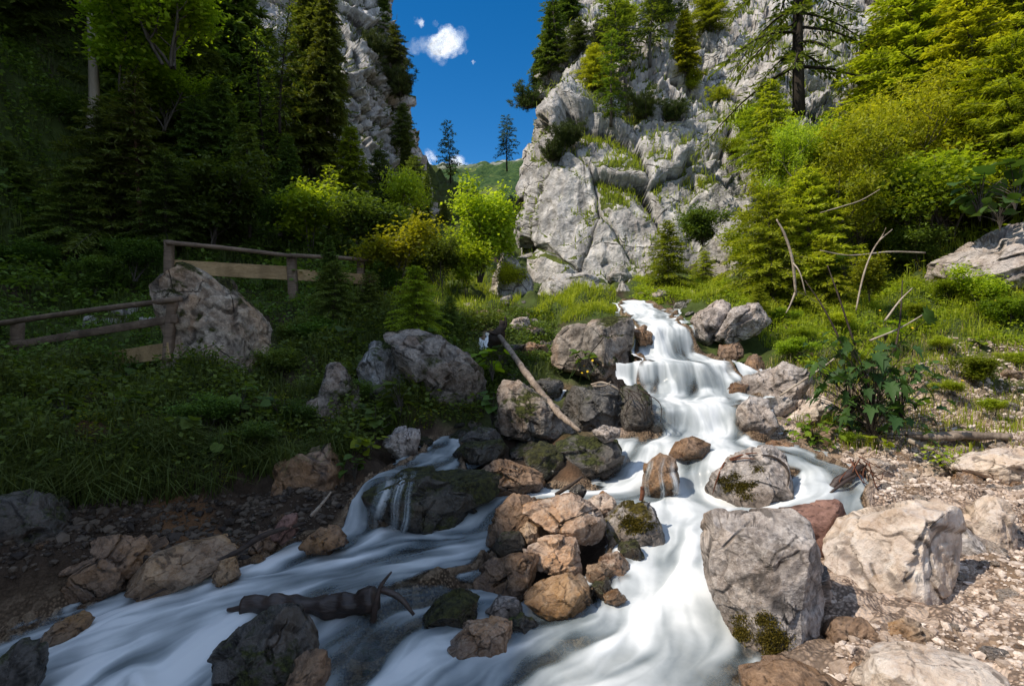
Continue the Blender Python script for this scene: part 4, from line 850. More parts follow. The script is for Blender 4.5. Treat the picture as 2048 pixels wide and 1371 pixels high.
def make_conifer(seed, R=.26, base=.06, nb=120, sp=.013, nl=.05, nw=.017, droop=.35, rise=.25, tw=.34, per=3, taper=.8, bend=.02, thin=1., trunk_r=.016):
    """unit-height conifer -> (trunk V,F), (leaf arrays)"""
    r = np.random.default_rng(seed); tb = Build()
    zs = np.linspace(0, 1, 14); cxy = np.c_[np.sin(zs * 3 + r.random() * 6), np.cos(zs * 2.3 + r.random() * 6)] * bend; cxy -= cxy[0]
    V, F = tube(np.c_[cxy, zs], trunk_r * (1 - zs * .93)); tb.add(V, F)
    P, D, N, L, W, T = [], [], [], [], [], []
    az = r.random() * 6
    for i in range(nb):
        t = base + (1 - base) * ((i + r.random()) / nb) ** 1.02; t = min(t, .992); az += 2.4 + r.normal() * .3
        ln = (R * (1 - t)**taper * r.uniform(.55, 1.12) + .018) * (1. if t > base + .1 else r.uniform(.5, 1))
        o = np.array([math.cos(az), math.sin(az), 0]); q = np.array([-o[1], o[0], 0])
        c0 = np.r_[np.interp(t, zs, cxy[:, 0]), np.interp(t, zs, cxy[:, 1]), t]
        up = rise * (t * 1.6 - .3); n = max(3, int(ln / sp)); s = np.linspace(.08, 1, n)
        dr = droop * r.uniform(.6, 1.3)
        wob = r.normal() * .12
        B = c0 + o * (ln * s)[:, None] + q * (wob * ln * s**2)[:, None] + np.array([0, 0, 1.]) * (up * ln * s - dr * ln * s**2 + .12 * dr * ln * s**4)[:, None]
        k = np.linspace(0, n - 1, min(n, 5)).astype(int)
        V, F = tube(np.vstack([c0, B[k]]), np.linspace(trunk_r * .32 * (1 - t) + .0012, .0008, len(k) + 1), 4, False); tb.add(V, F)
        tangent = unit(np.gradient(B, axis=0))
        for sd in (-1, 1):
            keepp = r.random(n) < thin
            b = B[keepp]; tg = tangent[keepp]; ss = s[keepp]
            if not len(b): continue
            tl = tw * ln * (1.05 - .75 * ss) * r.uniform(.6, 1.2, len(b)) + .012
            dv = unit(tg * r.uniform(.5, .9, len(b))[:, None] + sd * q * r.uniform(.6, 1., len(b))[:, None] + np.c_[np.zeros(len(b)), np.zeros(len(b)), r.normal(-.12, .16, len(b))])
            for j in range(per):
                f = (j + r.random(len(b))) / per
                P.append(b + dv * (tl * f * .85)[:, None]); D.append(dv + r.normal(size=(len(b), 3)) * .28)
                N.append(np.array([0, 0, 1.]) + r.normal(size=(len(b), 3)) * .45)
                L.append(nl * r.uniform(.7, 1.3, len(b))); W.append(nw * r.uniform(.7, 1.3, len(b)))
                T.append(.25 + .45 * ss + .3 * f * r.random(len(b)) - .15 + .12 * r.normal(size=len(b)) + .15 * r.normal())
        P.append(B[-1:]); D.append(tangent[-1:]); N.append(np.array([[0, 0, 1.]])); L.append(np.array([nl * 1.2])); W.append(np.array([nw])); T.append(np.array([.9]))
    P.append(np.array([[cxy[-1, 0], cxy[-1, 1], .97]])); D.append(np.array([[0, 0, 1.]])); N.append(np.array([[1., 0, 0]])); L.append(np.array([nl])); W.append(np.array([nw * .7])); T.append(np.array([.9]))
    return tb, [np.concatenate(a) for a in (P, D, N, L, W, T)]

def make_broadleaf(seed, stems=1, bare=.35, spread=.3, depth=4, nleaf=14, ls=.045, lw=.8, clus=.07, lean=.0, trunk_r=.018, kids=3, flat_=.8):
    r = np.random.default_rng(seed); tb = Build(); tips = []
    def grow(p, d, ln, rad, lev):
        n = 5; pts = [p]; dd = d.copy()
        for i in range(n):
            dd = dd + r.normal(size=3) * .13 + np.array([0, 0, .05]); dd /= np.linalg.norm(dd); pts.append(pts[-1] + dd * ln / n)
        V, F = tube(pts, np.linspace(rad, rad * .55, n + 1), 6 if lev == 0 else 4, False); tb.add(V, F)
        if lev >= 2: tips.extend([(pts[i], dd) for i in range(2, n + 1, 1 if lev >= 3 else 2)])
        if lev < depth:
            for k in range(kids + (lev == 0)):
                f = r.uniform(bare if lev == 0 else .35, 1.); i = min(n - 1, int(f * n)); q = pts[i] + (pts[i + 1] - pts[i]) * (f * n - i)
                a = r.uniform(0, 6.28); side = np.array([math.cos(a), math.sin(a), r.uniform(-.1, .5)])
                nd = dd * .55 + side * r.uniform(.6, 1.); nd /= np.linalg.norm(nd)
                grow(q, nd, ln * r.uniform(.45, .72), rad * .5, lev + 1)
    for s_ in range(stems):
        a = r.uniform(0, 6.28) ; sp = r.uniform(.3, 1) * spread if stems > 1 else lean
        d = np.array([math.cos(a) * sp, math.sin(a) * sp, 1.]); grow(np.r_[r.normal(size=2) * .02 * (stems > 1), 0], d / np.linalg.norm(d), r.uniform(.42, .6), trunk_r * r.uniform(.7, 1), 0)
    tp = np.array([a for a, b in tips]); 
    zmax = tp[:, 2].max() + clus
    m = len(tp) * nleaf; P = np.repeat(tp, nleaf, 0) + r.normal(size=(m, 3)) * clus * np.array([1, 1, flat_])
    P /= zmax
    D = r.normal(size=(m, 3)) * np.array([1, 1, .45]); N = np.array([0, 0, 1.]) + r.normal(size=(m, 3)) * .42
    L = ls * r.uniform(.6, 1.3, m); cl_t = np.repeat(r.normal(size=len(tp)) * .16, nleaf)
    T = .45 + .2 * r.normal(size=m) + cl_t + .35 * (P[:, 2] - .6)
    for i in range(len(tb.V)): tb.V[i] = tb.V[i] / zmax
    return tb, [P, D, N, L, L * lw * .75, T]

def make_pinebush(seed, n=26, nl=.11, nw=.014):
    r = np.random.default_rng(seed); tb = Build(); P, D, N, L, W, T = [], [], [], [], [], []
    for i in range(n):
        a = r.uniform(0, 6.28); el = r.uniform(.25, 1.3); ln = r.uniform(.5, 1.)
        d = np.array([math.cos(a) * math.cos(el), math.sin(a) * math.cos(el), math.sin(el) * .85]); pts = [np.zeros(3)]
        for k in range(6): d = d + r.normal(size=3) * .12 + np.array([0, 0, .12]); d /= np.linalg.norm(d); pts.append(pts[-1] + d * ln / 6)
        pts = np.array(pts); V, F = tube(pts, np.linspace(.018, .006, 7), 4, False); tb.add(V, F)
        for k in range(2, 7):
            for sub in range(3):
                c = pts[k] + r.normal(size=3) * .07; m = 26; dv = unit(r.normal(size=(m, 3)) + np.array([0, 0, .7]) + d * .6)
                P.append(np.repeat(c[None], m, 0) + r.normal(size=(m, 3)) * .025); D.append(dv); N.append(r.normal(size=(m, 3))); L.append(nl * r.uniform(.6, 1.2, m)); W.append(nw * r.uniform(.8, 1.6, m))
                T.append(.35 + .5 * dv[:, 2] * .5 + .12 * r.normal(size=m) + .12 * r.normal())
    A = [np.concatenate(a) for a in (P, D, N, L, W, T)]
    return tb, A

LOBED = np.array([(0,0),(.10,-.04),(.34,.02),(.22,.14),(.50,.30),(.30,.36),(.42,.66),(.20,.58),(.0,1.),(-.20,.58),(-.42,.66),(-.30,.36),(-.50,.30),(-.22,.14),(-.34,.02),(-.10,-.04)])
ROUND = np.array([(0,.0),(.18,-.1),(.42,.05),(.5,.35),(.38,.7),(0,.95),(-.38,.7),(-.5,.35),(-.42,.05),(-.18,-.1)])
def poly_leaves(P, D, N, L, shape, r):
    """each leaf a folded outline; returns V,F(tri fans as list)"""
    D = unit(D); Sd = unit(np.cross(D, N)); Nn = np.cross(Sd, D); k = len(shape); n = len(P); L = np.asarray(L)
    c = np.array([0, .35]); pts = np.vstack([c, shape]); droop = -.35 * (pts[:, 1])**2 + .28 * np.abs(pts[:, 0])
    V = P[:, None] + Sd[:, None] * (pts[None, :, 0] * L[:, None])[..., None] + D[:, None] * (pts[None, :, 1] * L[:, None])[..., None] + Nn[:, None] * (droop[None] * L[:, None])[..., None] * r.uniform(.3, 1.2, n)[:, None, None]
    i = np.arange(k); F1 = np.stack([np.zeros(k, int), 1 + i, 1 + (i + 1) % k], 1)
    F = (np.arange(n)[:, None, None] * (k + 1) + F1[None]).reshape(-1, 3)
    return V.reshape(-1, 3), F, k + 1
def make_herb(seed, n=16, shape=ROUND, ls=.34, tall=1., stems=7, out=.5, low=.35, sr=.014):
    r = np.random.default_rng(seed); tb = Build(); P, D, N, L = [], [], [], []
    for i in range(n):
        a = r.uniform(0, 6.28); h = r.uniform(low, 1.) * tall; o = np.array([math.cos(a), math.sin(a), 0]); e = o * r.uniform(.15, 1.) * out + np.array([0, 0, h])
        pts = spline([np.zeros(3), o * .08 + np.array([0, 0, h * .6]), e], 5); V, F = tube(pts, np.linspace(sr, sr * .5, 5), 4, False); tb.add(V, F)
        P.append(e); D.append(o + r.normal(size=3) * .35 + np.array([0, 0, -.1])); N.append(np.array([0, 0, 1.]) + r.normal(size=3) * .3 + o * .25); L.append(ls * r.uniform(.6, 1.2))
    return tb, [np.array(a) for a in (P, D, N, L)], shape

PROTO = {}
def proto(key):
    if key in PROTO: return PROTO[key]
    kind, i = key
    if kind == 'spruce': a = make_conifer(10 + i, R=[.25, .3, .22, .34][i], nb=[150, 140, 160, 120][i], sp=.0095, tw=.36, nl=.036, nw=.011, per=4)
    elif kind == 'fine': a = make_conifer(15 + i, R=[.3, .34, .28][i], nb=150, sp=.0085, tw=.36, nl=.021, nw=.0065, per=6, thin=.9)
    elif kind == 'wide': a = make_conifer(20 + i, R=.5 + .06 * i, nb=130, sp=.013, nl=.036, nw=.011, per=4, droop=.3, rise=.4, tw=.3, taper=.65, trunk_r=.02)
    elif kind == 'larch': a = make_conifer(30 + i, R=[.22, .2, .26][i], base=.12, nb=70, sp=.016, nl=.03, nw=.009, droop=.5, rise=.35, tw=.2, per=2, thin=.75, bend=.03, trunk_r=.011)
    elif kind == 'thin': a = make_conifer(40 + i, R=[.17, .15, .19][i], base=[.4, .12, .3][i], nb=58, sp=.012, nl=.034, nw=.011, droop=.4, rise=.5, tw=.34, per=3, taper=.5, bend=.035, trunk_r=.013, thin=.7)
    elif kind == 'bigl': a = make_conifer(45 + i, R=.3, base=.12, nb=62, sp=.005, nl=.019, nw=.0055, droop=.6, rise=.4, tw=.17, per=3, thin=.75, trunk_r=.017, bend=.008)
    elif kind == 'dead': a = make_conifer(50 + i, R=.3, base=.3, nb=100, sp=.014, nl=.04, nw=.014, droop=.3, rise=.2, tw=.3, thin=.85, trunk_r=.016, bend=.03)
    elif kind == 'tree': a = make_broadleaf(60 + i, 1, bare=.55, depth=4, nleaf=9, ls=.035, clus=.045, kids=3, trunk_r=.014)
    elif kind == 'shrub': a = make_broadleaf(70 + i, 5, bare=.25, spread=.6, depth=3, nleaf=12, ls=.05, clus=.06, kids=3, trunk_r=.014)
    elif kind == 'lean': a = make_broadleaf(80 + i, 6, bare=.35, spread=.9, depth=3, nleaf=15, ls=.032, clus=.035, lw=.5, kids=4, trunk_r=.012, flat_=.5)
    elif kind == 'airy': a = make_broadleaf(90 + i, 3, bare=.3, spread=.4, depth=3, nleaf=9, ls=.06, clus=.08, kids=3, trunk_r=.01)
    elif kind == 'mugo': a = make_pinebush(100 + i)
    elif kind == 'herb': a = make_herb(110 + i, 18)
    elif kind == 'maple': a = make_herb(120 + i, 85, LOBED, .19, 1., 7, .75, .08, .006)
    PROTO[key] = a; return a
_tm = {}
def proto_meshes(key, lm, tm):
    k = (key, lm, tm)
    if k not in _tm:
        p = proto(key)
        if key[0] in ('herb', 'maple'):
            tb, (P, D, N, L), shape = p; r = np.random.default_rng(5); V, F, kk = poly_leaves(P, D, N, L, shape, r)
            cm = new_mesh('foliage', V, F, {'tint': np.repeat(np.clip(r.normal(.45, .25, len(P)), 0, 1), kk)}, M[lm], True)
        else:
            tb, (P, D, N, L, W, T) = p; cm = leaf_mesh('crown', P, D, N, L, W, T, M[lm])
        _tm[k] = (tb.mesh('trunk', M[tm]), cm)
    return _tm[k]
NAMES = {'fine': ('spruce_tree', 'spruce tree'), 'spruce': ('spruce_tree', 'spruce tree'), 'wide': ('young_spruce', 'spruce tree'), 'larch': ('larch_tree', 'larch tree'), 'thin': ('thin_conifer', 'conifer tree'), 'bigl': ('larch_tree', 'larch tree'), 'dead': ('spruce_tree', 'spruce tree'), 'tree': ('deciduous_tree', 'tree'),
         'shrub': ('leafy_shrub', 'shrub'), 'lean': ('bushy_tree', 'tree'), 'airy': ('young_tree', 'young tree'), 'mugo': ('mountain_pine', 'pine shrub'), 'herb': ('broad_leaved_plant', 'plant'), 'maple': ('maple_sapling', 'maple sapling')}
NPL = [0]
def plant(key, loc, H, lm, tm, label, group=None, wide=1., lean=(0, 0), rz=None, sink=.02):
    NPL[0] += 1; r = np.random.default_rng(NPL[0] * 31 + 5)
    tmesh, cmesh = proto_meshes(key, lm, tm); nm, cat = NAMES[key[0]]
    t = thing(nm, label, cat, (loc[0], loc[1], loc[2] - sink * H), group, r.uniform(0, 6.28) if rz is None else rz)
    t.scale = (H * wide, H * wide, H)
    if lean[0] or lean[1]: t.rotation_euler = (lean[0], lean[1], t.rotation_euler[2])
    low = key[0] in ('herb', 'maple', 'mugo', 'shrub')
    link('stem' if low else 'trunk', tmesh, t); link('foliage' if low else 'crown', cmesh, t); return t
def pp(key, u, vb, d, vt, lm, label, tm='bark', **k):
    return plant(key, at(u, vb, d), (vb - vt) / F_PX * d, lm, tm, label, **k)

# --- left slope, in shade
L_ = lambda *a, **k: pp(*a, **k)
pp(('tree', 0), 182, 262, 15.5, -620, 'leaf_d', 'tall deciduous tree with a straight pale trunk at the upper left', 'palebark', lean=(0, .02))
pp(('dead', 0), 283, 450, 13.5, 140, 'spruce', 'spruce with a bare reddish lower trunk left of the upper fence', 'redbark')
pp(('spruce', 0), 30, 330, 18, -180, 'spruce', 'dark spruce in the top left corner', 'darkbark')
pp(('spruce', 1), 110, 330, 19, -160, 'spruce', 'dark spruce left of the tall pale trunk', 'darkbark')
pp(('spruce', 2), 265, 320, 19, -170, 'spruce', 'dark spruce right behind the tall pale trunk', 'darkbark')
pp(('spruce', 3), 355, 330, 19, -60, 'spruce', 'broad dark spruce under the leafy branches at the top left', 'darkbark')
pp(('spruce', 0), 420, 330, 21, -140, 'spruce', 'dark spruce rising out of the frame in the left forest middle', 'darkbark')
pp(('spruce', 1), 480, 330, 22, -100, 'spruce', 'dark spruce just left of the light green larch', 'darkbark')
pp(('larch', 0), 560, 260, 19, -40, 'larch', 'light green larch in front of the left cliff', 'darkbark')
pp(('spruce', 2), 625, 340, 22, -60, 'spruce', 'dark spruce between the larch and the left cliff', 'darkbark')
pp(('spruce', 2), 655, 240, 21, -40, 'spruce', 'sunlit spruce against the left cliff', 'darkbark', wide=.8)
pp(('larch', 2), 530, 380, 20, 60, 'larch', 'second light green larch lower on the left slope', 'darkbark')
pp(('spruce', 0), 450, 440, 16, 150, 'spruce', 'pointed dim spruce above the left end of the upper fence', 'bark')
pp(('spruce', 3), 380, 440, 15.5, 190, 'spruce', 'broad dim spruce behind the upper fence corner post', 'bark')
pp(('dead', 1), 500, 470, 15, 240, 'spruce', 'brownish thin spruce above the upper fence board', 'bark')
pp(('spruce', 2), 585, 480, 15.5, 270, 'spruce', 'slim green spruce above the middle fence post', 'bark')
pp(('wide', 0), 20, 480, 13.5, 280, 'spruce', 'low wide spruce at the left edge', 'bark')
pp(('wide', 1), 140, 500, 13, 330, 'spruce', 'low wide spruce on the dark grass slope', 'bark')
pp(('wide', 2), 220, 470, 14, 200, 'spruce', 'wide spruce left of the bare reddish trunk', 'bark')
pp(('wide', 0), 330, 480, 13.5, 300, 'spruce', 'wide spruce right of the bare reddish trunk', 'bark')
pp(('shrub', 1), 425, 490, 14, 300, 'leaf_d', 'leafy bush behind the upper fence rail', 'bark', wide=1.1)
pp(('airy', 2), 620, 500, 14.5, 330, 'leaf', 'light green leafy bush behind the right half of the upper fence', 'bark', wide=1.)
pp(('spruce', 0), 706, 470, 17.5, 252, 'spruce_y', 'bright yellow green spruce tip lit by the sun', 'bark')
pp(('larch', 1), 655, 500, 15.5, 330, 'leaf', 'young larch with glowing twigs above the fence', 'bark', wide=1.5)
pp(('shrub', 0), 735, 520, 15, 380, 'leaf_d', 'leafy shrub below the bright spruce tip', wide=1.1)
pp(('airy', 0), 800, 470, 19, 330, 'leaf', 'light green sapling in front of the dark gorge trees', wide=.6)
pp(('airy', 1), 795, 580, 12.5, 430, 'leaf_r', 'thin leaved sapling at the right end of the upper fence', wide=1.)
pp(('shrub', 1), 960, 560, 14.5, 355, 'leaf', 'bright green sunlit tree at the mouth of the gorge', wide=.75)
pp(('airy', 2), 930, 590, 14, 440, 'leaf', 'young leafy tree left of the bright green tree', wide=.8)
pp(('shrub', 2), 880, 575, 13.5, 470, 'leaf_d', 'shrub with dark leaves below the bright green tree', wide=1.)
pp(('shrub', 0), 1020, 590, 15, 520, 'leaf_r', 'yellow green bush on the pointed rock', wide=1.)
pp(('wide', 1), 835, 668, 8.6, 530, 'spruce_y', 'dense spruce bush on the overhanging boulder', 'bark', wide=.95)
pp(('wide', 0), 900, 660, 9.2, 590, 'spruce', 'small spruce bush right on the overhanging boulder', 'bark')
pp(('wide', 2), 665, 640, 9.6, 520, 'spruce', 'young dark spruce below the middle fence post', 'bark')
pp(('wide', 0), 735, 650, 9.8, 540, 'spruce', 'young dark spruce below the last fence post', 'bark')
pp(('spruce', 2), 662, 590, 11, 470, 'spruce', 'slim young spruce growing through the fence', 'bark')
for i, (u, vb, d, vt, m, lb) in enumerate([(60,560,12.2,470,'leaf_d','low shrub at the left edge above the stone steps'),(190,590,11.8,500,'leaf_d','shrub beside the top stone step'),(270,560,12,470,'leaf_d','shrub left of the upper fence corner post'),(560,470,15,380,'leaf_d','dim leafy shrub between two slim spruces'),(430,400,16,300,'leaf_d','dim leafy shrub in the middle of the left forest'),(90,300,16,180,'leaf_d','dark shrub below the top left spruces'),(330,260,17,120,'leaf','dim leafy sapling under the crown of the pale trunk tree'),(245,180,15.5,-10,'leaf','leafy bough right of the pale trunk'),(340,130,15,-90,'leaf','leafy tree crown filling the top beside the pale trunk'),(840,560,14,480,'leaf_d','leafy shrub above the dense spruce bush'),(770,590,12.4,520,'leaf_d','shrub at the foot of the narrow pale rock')]):
    pp(('shrub', i % 3), u, vb, d, vt, m, lb, wide=1.1)
# trees along the dark side of the gorge
for i, (u, vb, d, vt, lb) in enumerate([(765,70,30.5,-30,'dark pine on the top of the left cliff edge'),(792,125,30,50,'small pine leaning over the left cliff edge'),(800,190,30,120,'dense dark pine bulging from the left cliff edge'),(802,290,29.5,205,'dark conifer against the sky below the bulging pine'),(812,345,29,255,'dark conifer on the lower left cliff edge'),(832,400,27,310,'dark spruce at the foot of the left cliff edge'),(850,440,26,345,'dark spruce left of the lone conifer'),(760,420,24,300,'dark spruce under the left cliff'),(835,500,22,390,'dark spruce in the gorge behind the sapling'),(890,470,28,405,'dark spruce in the gorge bottom'),(640,330,27,220,'dark pine on the face of the left cliff'),(735,330,27,270,'dark pine low on the face of the left cliff'),(745,110,29,50,'dark pine high on the face of the left cliff'),(790,420,24,350,'dark bushy spruce under the left cliff edge')]):
    pp([('mugo', i % 3), ('spruce', i % 4), ('wide', i % 3)][(0 if i in (2, 10, 11, 12) else 1 + i % 2)], u, vb, d, vt, 'spruce' if i not in (2,10,11,12) else 'pine', lb, 'darkbark', wide=.9)
# lone conifers against the sky
pp(('thin', 0), 900, 415, 40, 245, 'spruce', 'lone conifer with a bare trunk against the sky', 'darkbark', wide=.95)
pp(('thin', 2), 1014, 340, 36, 228, 'spruce', 'lone thin conifer beside the right cliff', 'darkbark', wide=1.3, lean=(0, -.08))
# right cliff
for i, (k, u, vb, vt, m, lb) in enumerate([('spruce',1098,150,0,'spruce','dark spruce on the skyline of the right cliff'),('thin',1118,110,-50,'spruce','tall conifer at the top of the right cliff edge'),('spruce',1075,175,100,'pine','dark conifer at the corner of the right cliff'),('spruce',1140,40,-70,'spruce','dark spruce at the top left of the right cliff'),('wide',1160,105,40,'pine','small spruce on the upper right cliff'),('wide',1190,180,90,'spruce_y','sunny spruce on the upper ledge of the right cliff'),('thin',1255,215,-30,'larch','tall thin larch on the right cliff'),('thin',1222,250,70,'larch','thin larch left of the tall thin larch'),('thin',1300,130,-60,'larch','larch at the top middle of the right cliff'),('spruce',1372,150,20,'spruce_y','yellowish spruce on the right cliff'),('shrub',1380,185,140,'leaf_r','yellow green bush in the dark cleft of the right cliff'),('mugo',1290,235,175,'pine','broad mountain pine on the middle of the right cliff'),('mugo',1130,290,235,'pine','mountain pine hanging on the left of the right cliff'),('mugo',1105,320,270,'pine','lower mountain pine on the left of the right cliff'),('mugo',1345,240,195,'pine','mountain pine below the yellow green bush'),('mugo',1210,90,30,'pine','mountain pine near the top of the right cliff'),('mugo',1440,200,165,'leaf_r','grassy bush on the long ledge of the right cliff'),('mugo',1060,215,165,'pine','mountain pine on the edge of the right cliff'),('wide',1420,60,-40,'spruce_y','spruce at the top right of the right cliff'),('shrub',1250,60,0,'leaf_r','leafy bush near the top of the tall thin larch'),('mugo',1330,40,-20,'pine','mountain pine at the very top of the right cliff')]):
    lo, di, nn, _ = CRB.ray_cast(Vector((0, 0, 0)), Vector(at(u, vb, 1.)).normalized())
    d = (lo.y - .15) if lo else 25
    pp((k, i % 3), u, vb, d, vt, m, lb, 'bark', wide=1.35 if k in ('thin',) else 1.15)
# --- right slope in the sun
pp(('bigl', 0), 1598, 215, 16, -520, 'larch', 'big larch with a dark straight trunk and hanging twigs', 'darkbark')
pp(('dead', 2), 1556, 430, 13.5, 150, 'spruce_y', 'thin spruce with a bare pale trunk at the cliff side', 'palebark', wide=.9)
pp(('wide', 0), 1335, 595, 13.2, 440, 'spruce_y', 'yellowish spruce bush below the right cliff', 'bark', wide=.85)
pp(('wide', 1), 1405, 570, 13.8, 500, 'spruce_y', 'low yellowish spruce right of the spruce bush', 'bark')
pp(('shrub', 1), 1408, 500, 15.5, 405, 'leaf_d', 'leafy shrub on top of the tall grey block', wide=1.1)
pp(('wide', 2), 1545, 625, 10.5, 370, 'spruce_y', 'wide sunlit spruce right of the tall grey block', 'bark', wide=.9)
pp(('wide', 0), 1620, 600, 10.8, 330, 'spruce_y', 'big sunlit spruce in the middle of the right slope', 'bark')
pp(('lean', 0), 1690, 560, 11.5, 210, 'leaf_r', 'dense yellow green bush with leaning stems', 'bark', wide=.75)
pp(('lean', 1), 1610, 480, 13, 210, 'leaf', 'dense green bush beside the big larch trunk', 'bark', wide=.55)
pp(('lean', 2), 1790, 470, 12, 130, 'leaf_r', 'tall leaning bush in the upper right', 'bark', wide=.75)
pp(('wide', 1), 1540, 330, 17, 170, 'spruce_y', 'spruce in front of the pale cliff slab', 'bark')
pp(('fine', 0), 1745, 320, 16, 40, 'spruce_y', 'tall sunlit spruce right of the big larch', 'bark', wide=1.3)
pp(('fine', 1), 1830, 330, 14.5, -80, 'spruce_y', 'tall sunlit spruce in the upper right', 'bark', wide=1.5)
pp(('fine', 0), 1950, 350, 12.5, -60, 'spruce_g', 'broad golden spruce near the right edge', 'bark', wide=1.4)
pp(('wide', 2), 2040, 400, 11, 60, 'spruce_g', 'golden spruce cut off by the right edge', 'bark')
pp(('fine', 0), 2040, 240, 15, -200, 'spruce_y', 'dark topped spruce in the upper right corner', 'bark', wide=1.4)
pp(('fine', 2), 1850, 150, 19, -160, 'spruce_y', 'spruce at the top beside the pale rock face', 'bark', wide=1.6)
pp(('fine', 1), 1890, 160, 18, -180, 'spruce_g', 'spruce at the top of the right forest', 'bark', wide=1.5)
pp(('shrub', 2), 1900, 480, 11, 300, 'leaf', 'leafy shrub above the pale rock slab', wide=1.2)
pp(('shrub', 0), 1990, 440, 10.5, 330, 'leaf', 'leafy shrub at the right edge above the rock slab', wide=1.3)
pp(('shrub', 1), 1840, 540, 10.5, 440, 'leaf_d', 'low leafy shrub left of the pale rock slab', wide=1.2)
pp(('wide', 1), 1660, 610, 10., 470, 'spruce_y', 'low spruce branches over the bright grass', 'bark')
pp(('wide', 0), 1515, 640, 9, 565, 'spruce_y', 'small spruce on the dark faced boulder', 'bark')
for i, (u, vb, d, s_, lb) in enumerate([(1960,440,9.4,.75,'big leaved plant on top of the pale rock slab'),(2030,420,9.2,.8,'big leaved plant at the right edge above the slab'),(2000,460,9.,.5,'smaller big leaved plant behind the pale slab'),(1690,560,9.8,.4,'broad leaved plant in the bright grass')]):
    plant(('herb', i % 3), at(u, vb, d), s_, 'maple', 'bark', lb)
for i, (u, vb, d, s_, m, wd, lb) in enumerate([(1745,880,5.9,1.25,'maple',.62,'dark green maple sapling at the right waterside'),(1700,860,6.1,1.0,'maple',.6,'maple sapling with big leaves left of the dark green one'),(1800,850,6.1,.75,'maple',.8,'lower maple sapling right of the dark green one'),(1630,893,5.9,.35,'leaf',1.2,'low bright maple seedling at the water edge'),(1880,930,5.2,.18,'leaf',1.3,'tiny green seedling in the gravel'),(1830,760,7.2,.3,'leaf',1.2,'low green plant on the gravel mound')]):
    plant(('maple', i % 3), at(u, vb, d), s_, m, 'darkbark', lb, wide=wd)
for i, (u, vb, d, s_, lb) in enumerate([(40,950,5.3,.4,'bluish broad leaved plant at the left edge'),(130,850,6.,.38,'broad leaved plant above the dark left bank'),(250,780,7.4,.35,'broad leaved plant below the lower fence'),(745,760,7.6,.35,'broad leaved plant left of the overhanging boulder'),(750,880,6.2,.4,'broad leaved plant beside the feeder stream boulder'),(735,930,5.7,.3,'yellowish green leaves at the feeder stream'),(985,760,7.6,.42,'bright broad leaved plant left of the leaning log'),(985,850,6.6,.4,'broad leaved plant below the leaning log boulder'),(1000,740,8.,.35,'broad leaved plant under the little fall'),(800,830,6.6,.42,'leafy plant between the grey boulders'),(480,840,6.3,.4,'leafy plant below the tall lichen boulder'),(370,900,5.6,.35,'leafy plant on the dark left bank'),(560,860,6.1,.35,'leafy plant in the hanging grass'),(710,960,5.4,.25,'small leafy plant at the dark pool'),(1170,745,7.4,.3,'leafy plant with yellow flowers under the big boulder')]):
    plant(('herb', i % 3), at(u, vb, d), s_, 'leaf_d' if i not in (5, 6) else 'leaf', 'bark', lb)

for i, (k, u, vb, d, vt, m, w, lb) in enumerate([('airy',1840,520,10.6,300,'leaf',.8,'airy bright green sapling left of the leafy shrubs'),('airy',1480,560,12.5,440,'leaf',.8,'airy sapling beside the tall grey block'),('shrub',1470,330,19,270,'leaf_r',.9,'yellow green shrub where the cliff meets the right slope'),('airy',1500,290,20,200,'leaf',.7,'thin sapling against the pale cliff slab'),('airy',1960,620,8.6,520,'leaf',.9,'young leafy shoot under the pale rock slab'),('shrub',2020,660,8.2,590,'leaf',1.2,'low bright bush at the right edge of the meadow'),('shrub',1590,720,7.9,670,'leaf',1.4,'low bright bush above the boulder at the middle falls'),('shrub',1950,770,7,700,'leaf_r',1.3,'low yellow green bush on the gravel at the right'),('airy',1740,600,9.2,500,'leaf_r',.9,'thin yellowish shoot in the bright grass'),('wide',1900,230,14,60,'spruce_g',1.1,'golden spruce boughs at the top right')]):
    pp((k, i % 3), u, vb, d, vt, m, lb, wide=w)
# --- grass and ground cover that nobody could count
def ground_samples(poly, n, xr, yr, seed, surf=None):
    r = np.random.default_rng(seed); m = n * 6; x = r.uniform(*xr, m); y = r.uniform(*yr, m)
    z = ground_z(x, y); u = CU + x / y * F_PX; v = CV - z / y * F_PX
    k = pts_in_poly(poly, u, v)
    inb = (x > HX0) & (x < HX1) & (y > HY0) & (y < HY1); ww = np.zeros(m); ww[inb] = bil(_w, x[inb], y[inb]); k &= ww < .12
    P = np.c_[x, y, z][k]; 
    return P[:n]
def pts_in_poly(p, u, v):
    r = np.zeros(len(u), bool); j = len(p) - 1
    for i in range(len(p)):
        c = ((p[i][1] > v) != (p[j][1] > v)) & (u < (p[j][0] - p[i][0]) * (v - p[i][1]) / (p[j][1] - p[i][1] + 1e-9) + p[i][0]); r ^= c; j = i
    return r
def blades(P, L, W, r, lean=.5, down=0., clump=.12):
    n = len(P); a = r.uniform(0, 6.28, n) 
    o = np.c_[np.cos(a), np.sin(a), np.zeros(n)]; q = np.c_[-o[:, 1], o[:, 0], np.zeros(n)]; k = r.uniform(.15, 1., n)[:, None] * lean
    L = L[:, None]; W = W[:, None]; Z = np.array([0, 0, 1.])
    p1 = P + (Z * .55 + o * .18 * k) * L; p2 = P + (Z * (.95 - .35 * k - down) + o * .75 * k) * L
    V = np.stack([P - q * W, P + q * W, p1 + q * W * .8, p1 - q * W * .8, p2 + q * W * .12, p2 - q * W * .12], 1).reshape(-1, 3)
    b = np.arange(n)[:, None] * 6
    F = np.concatenate([b + np.array([0, 1, 2, 3]), b + np.array([3, 2, 4, 5])])
    return V, F
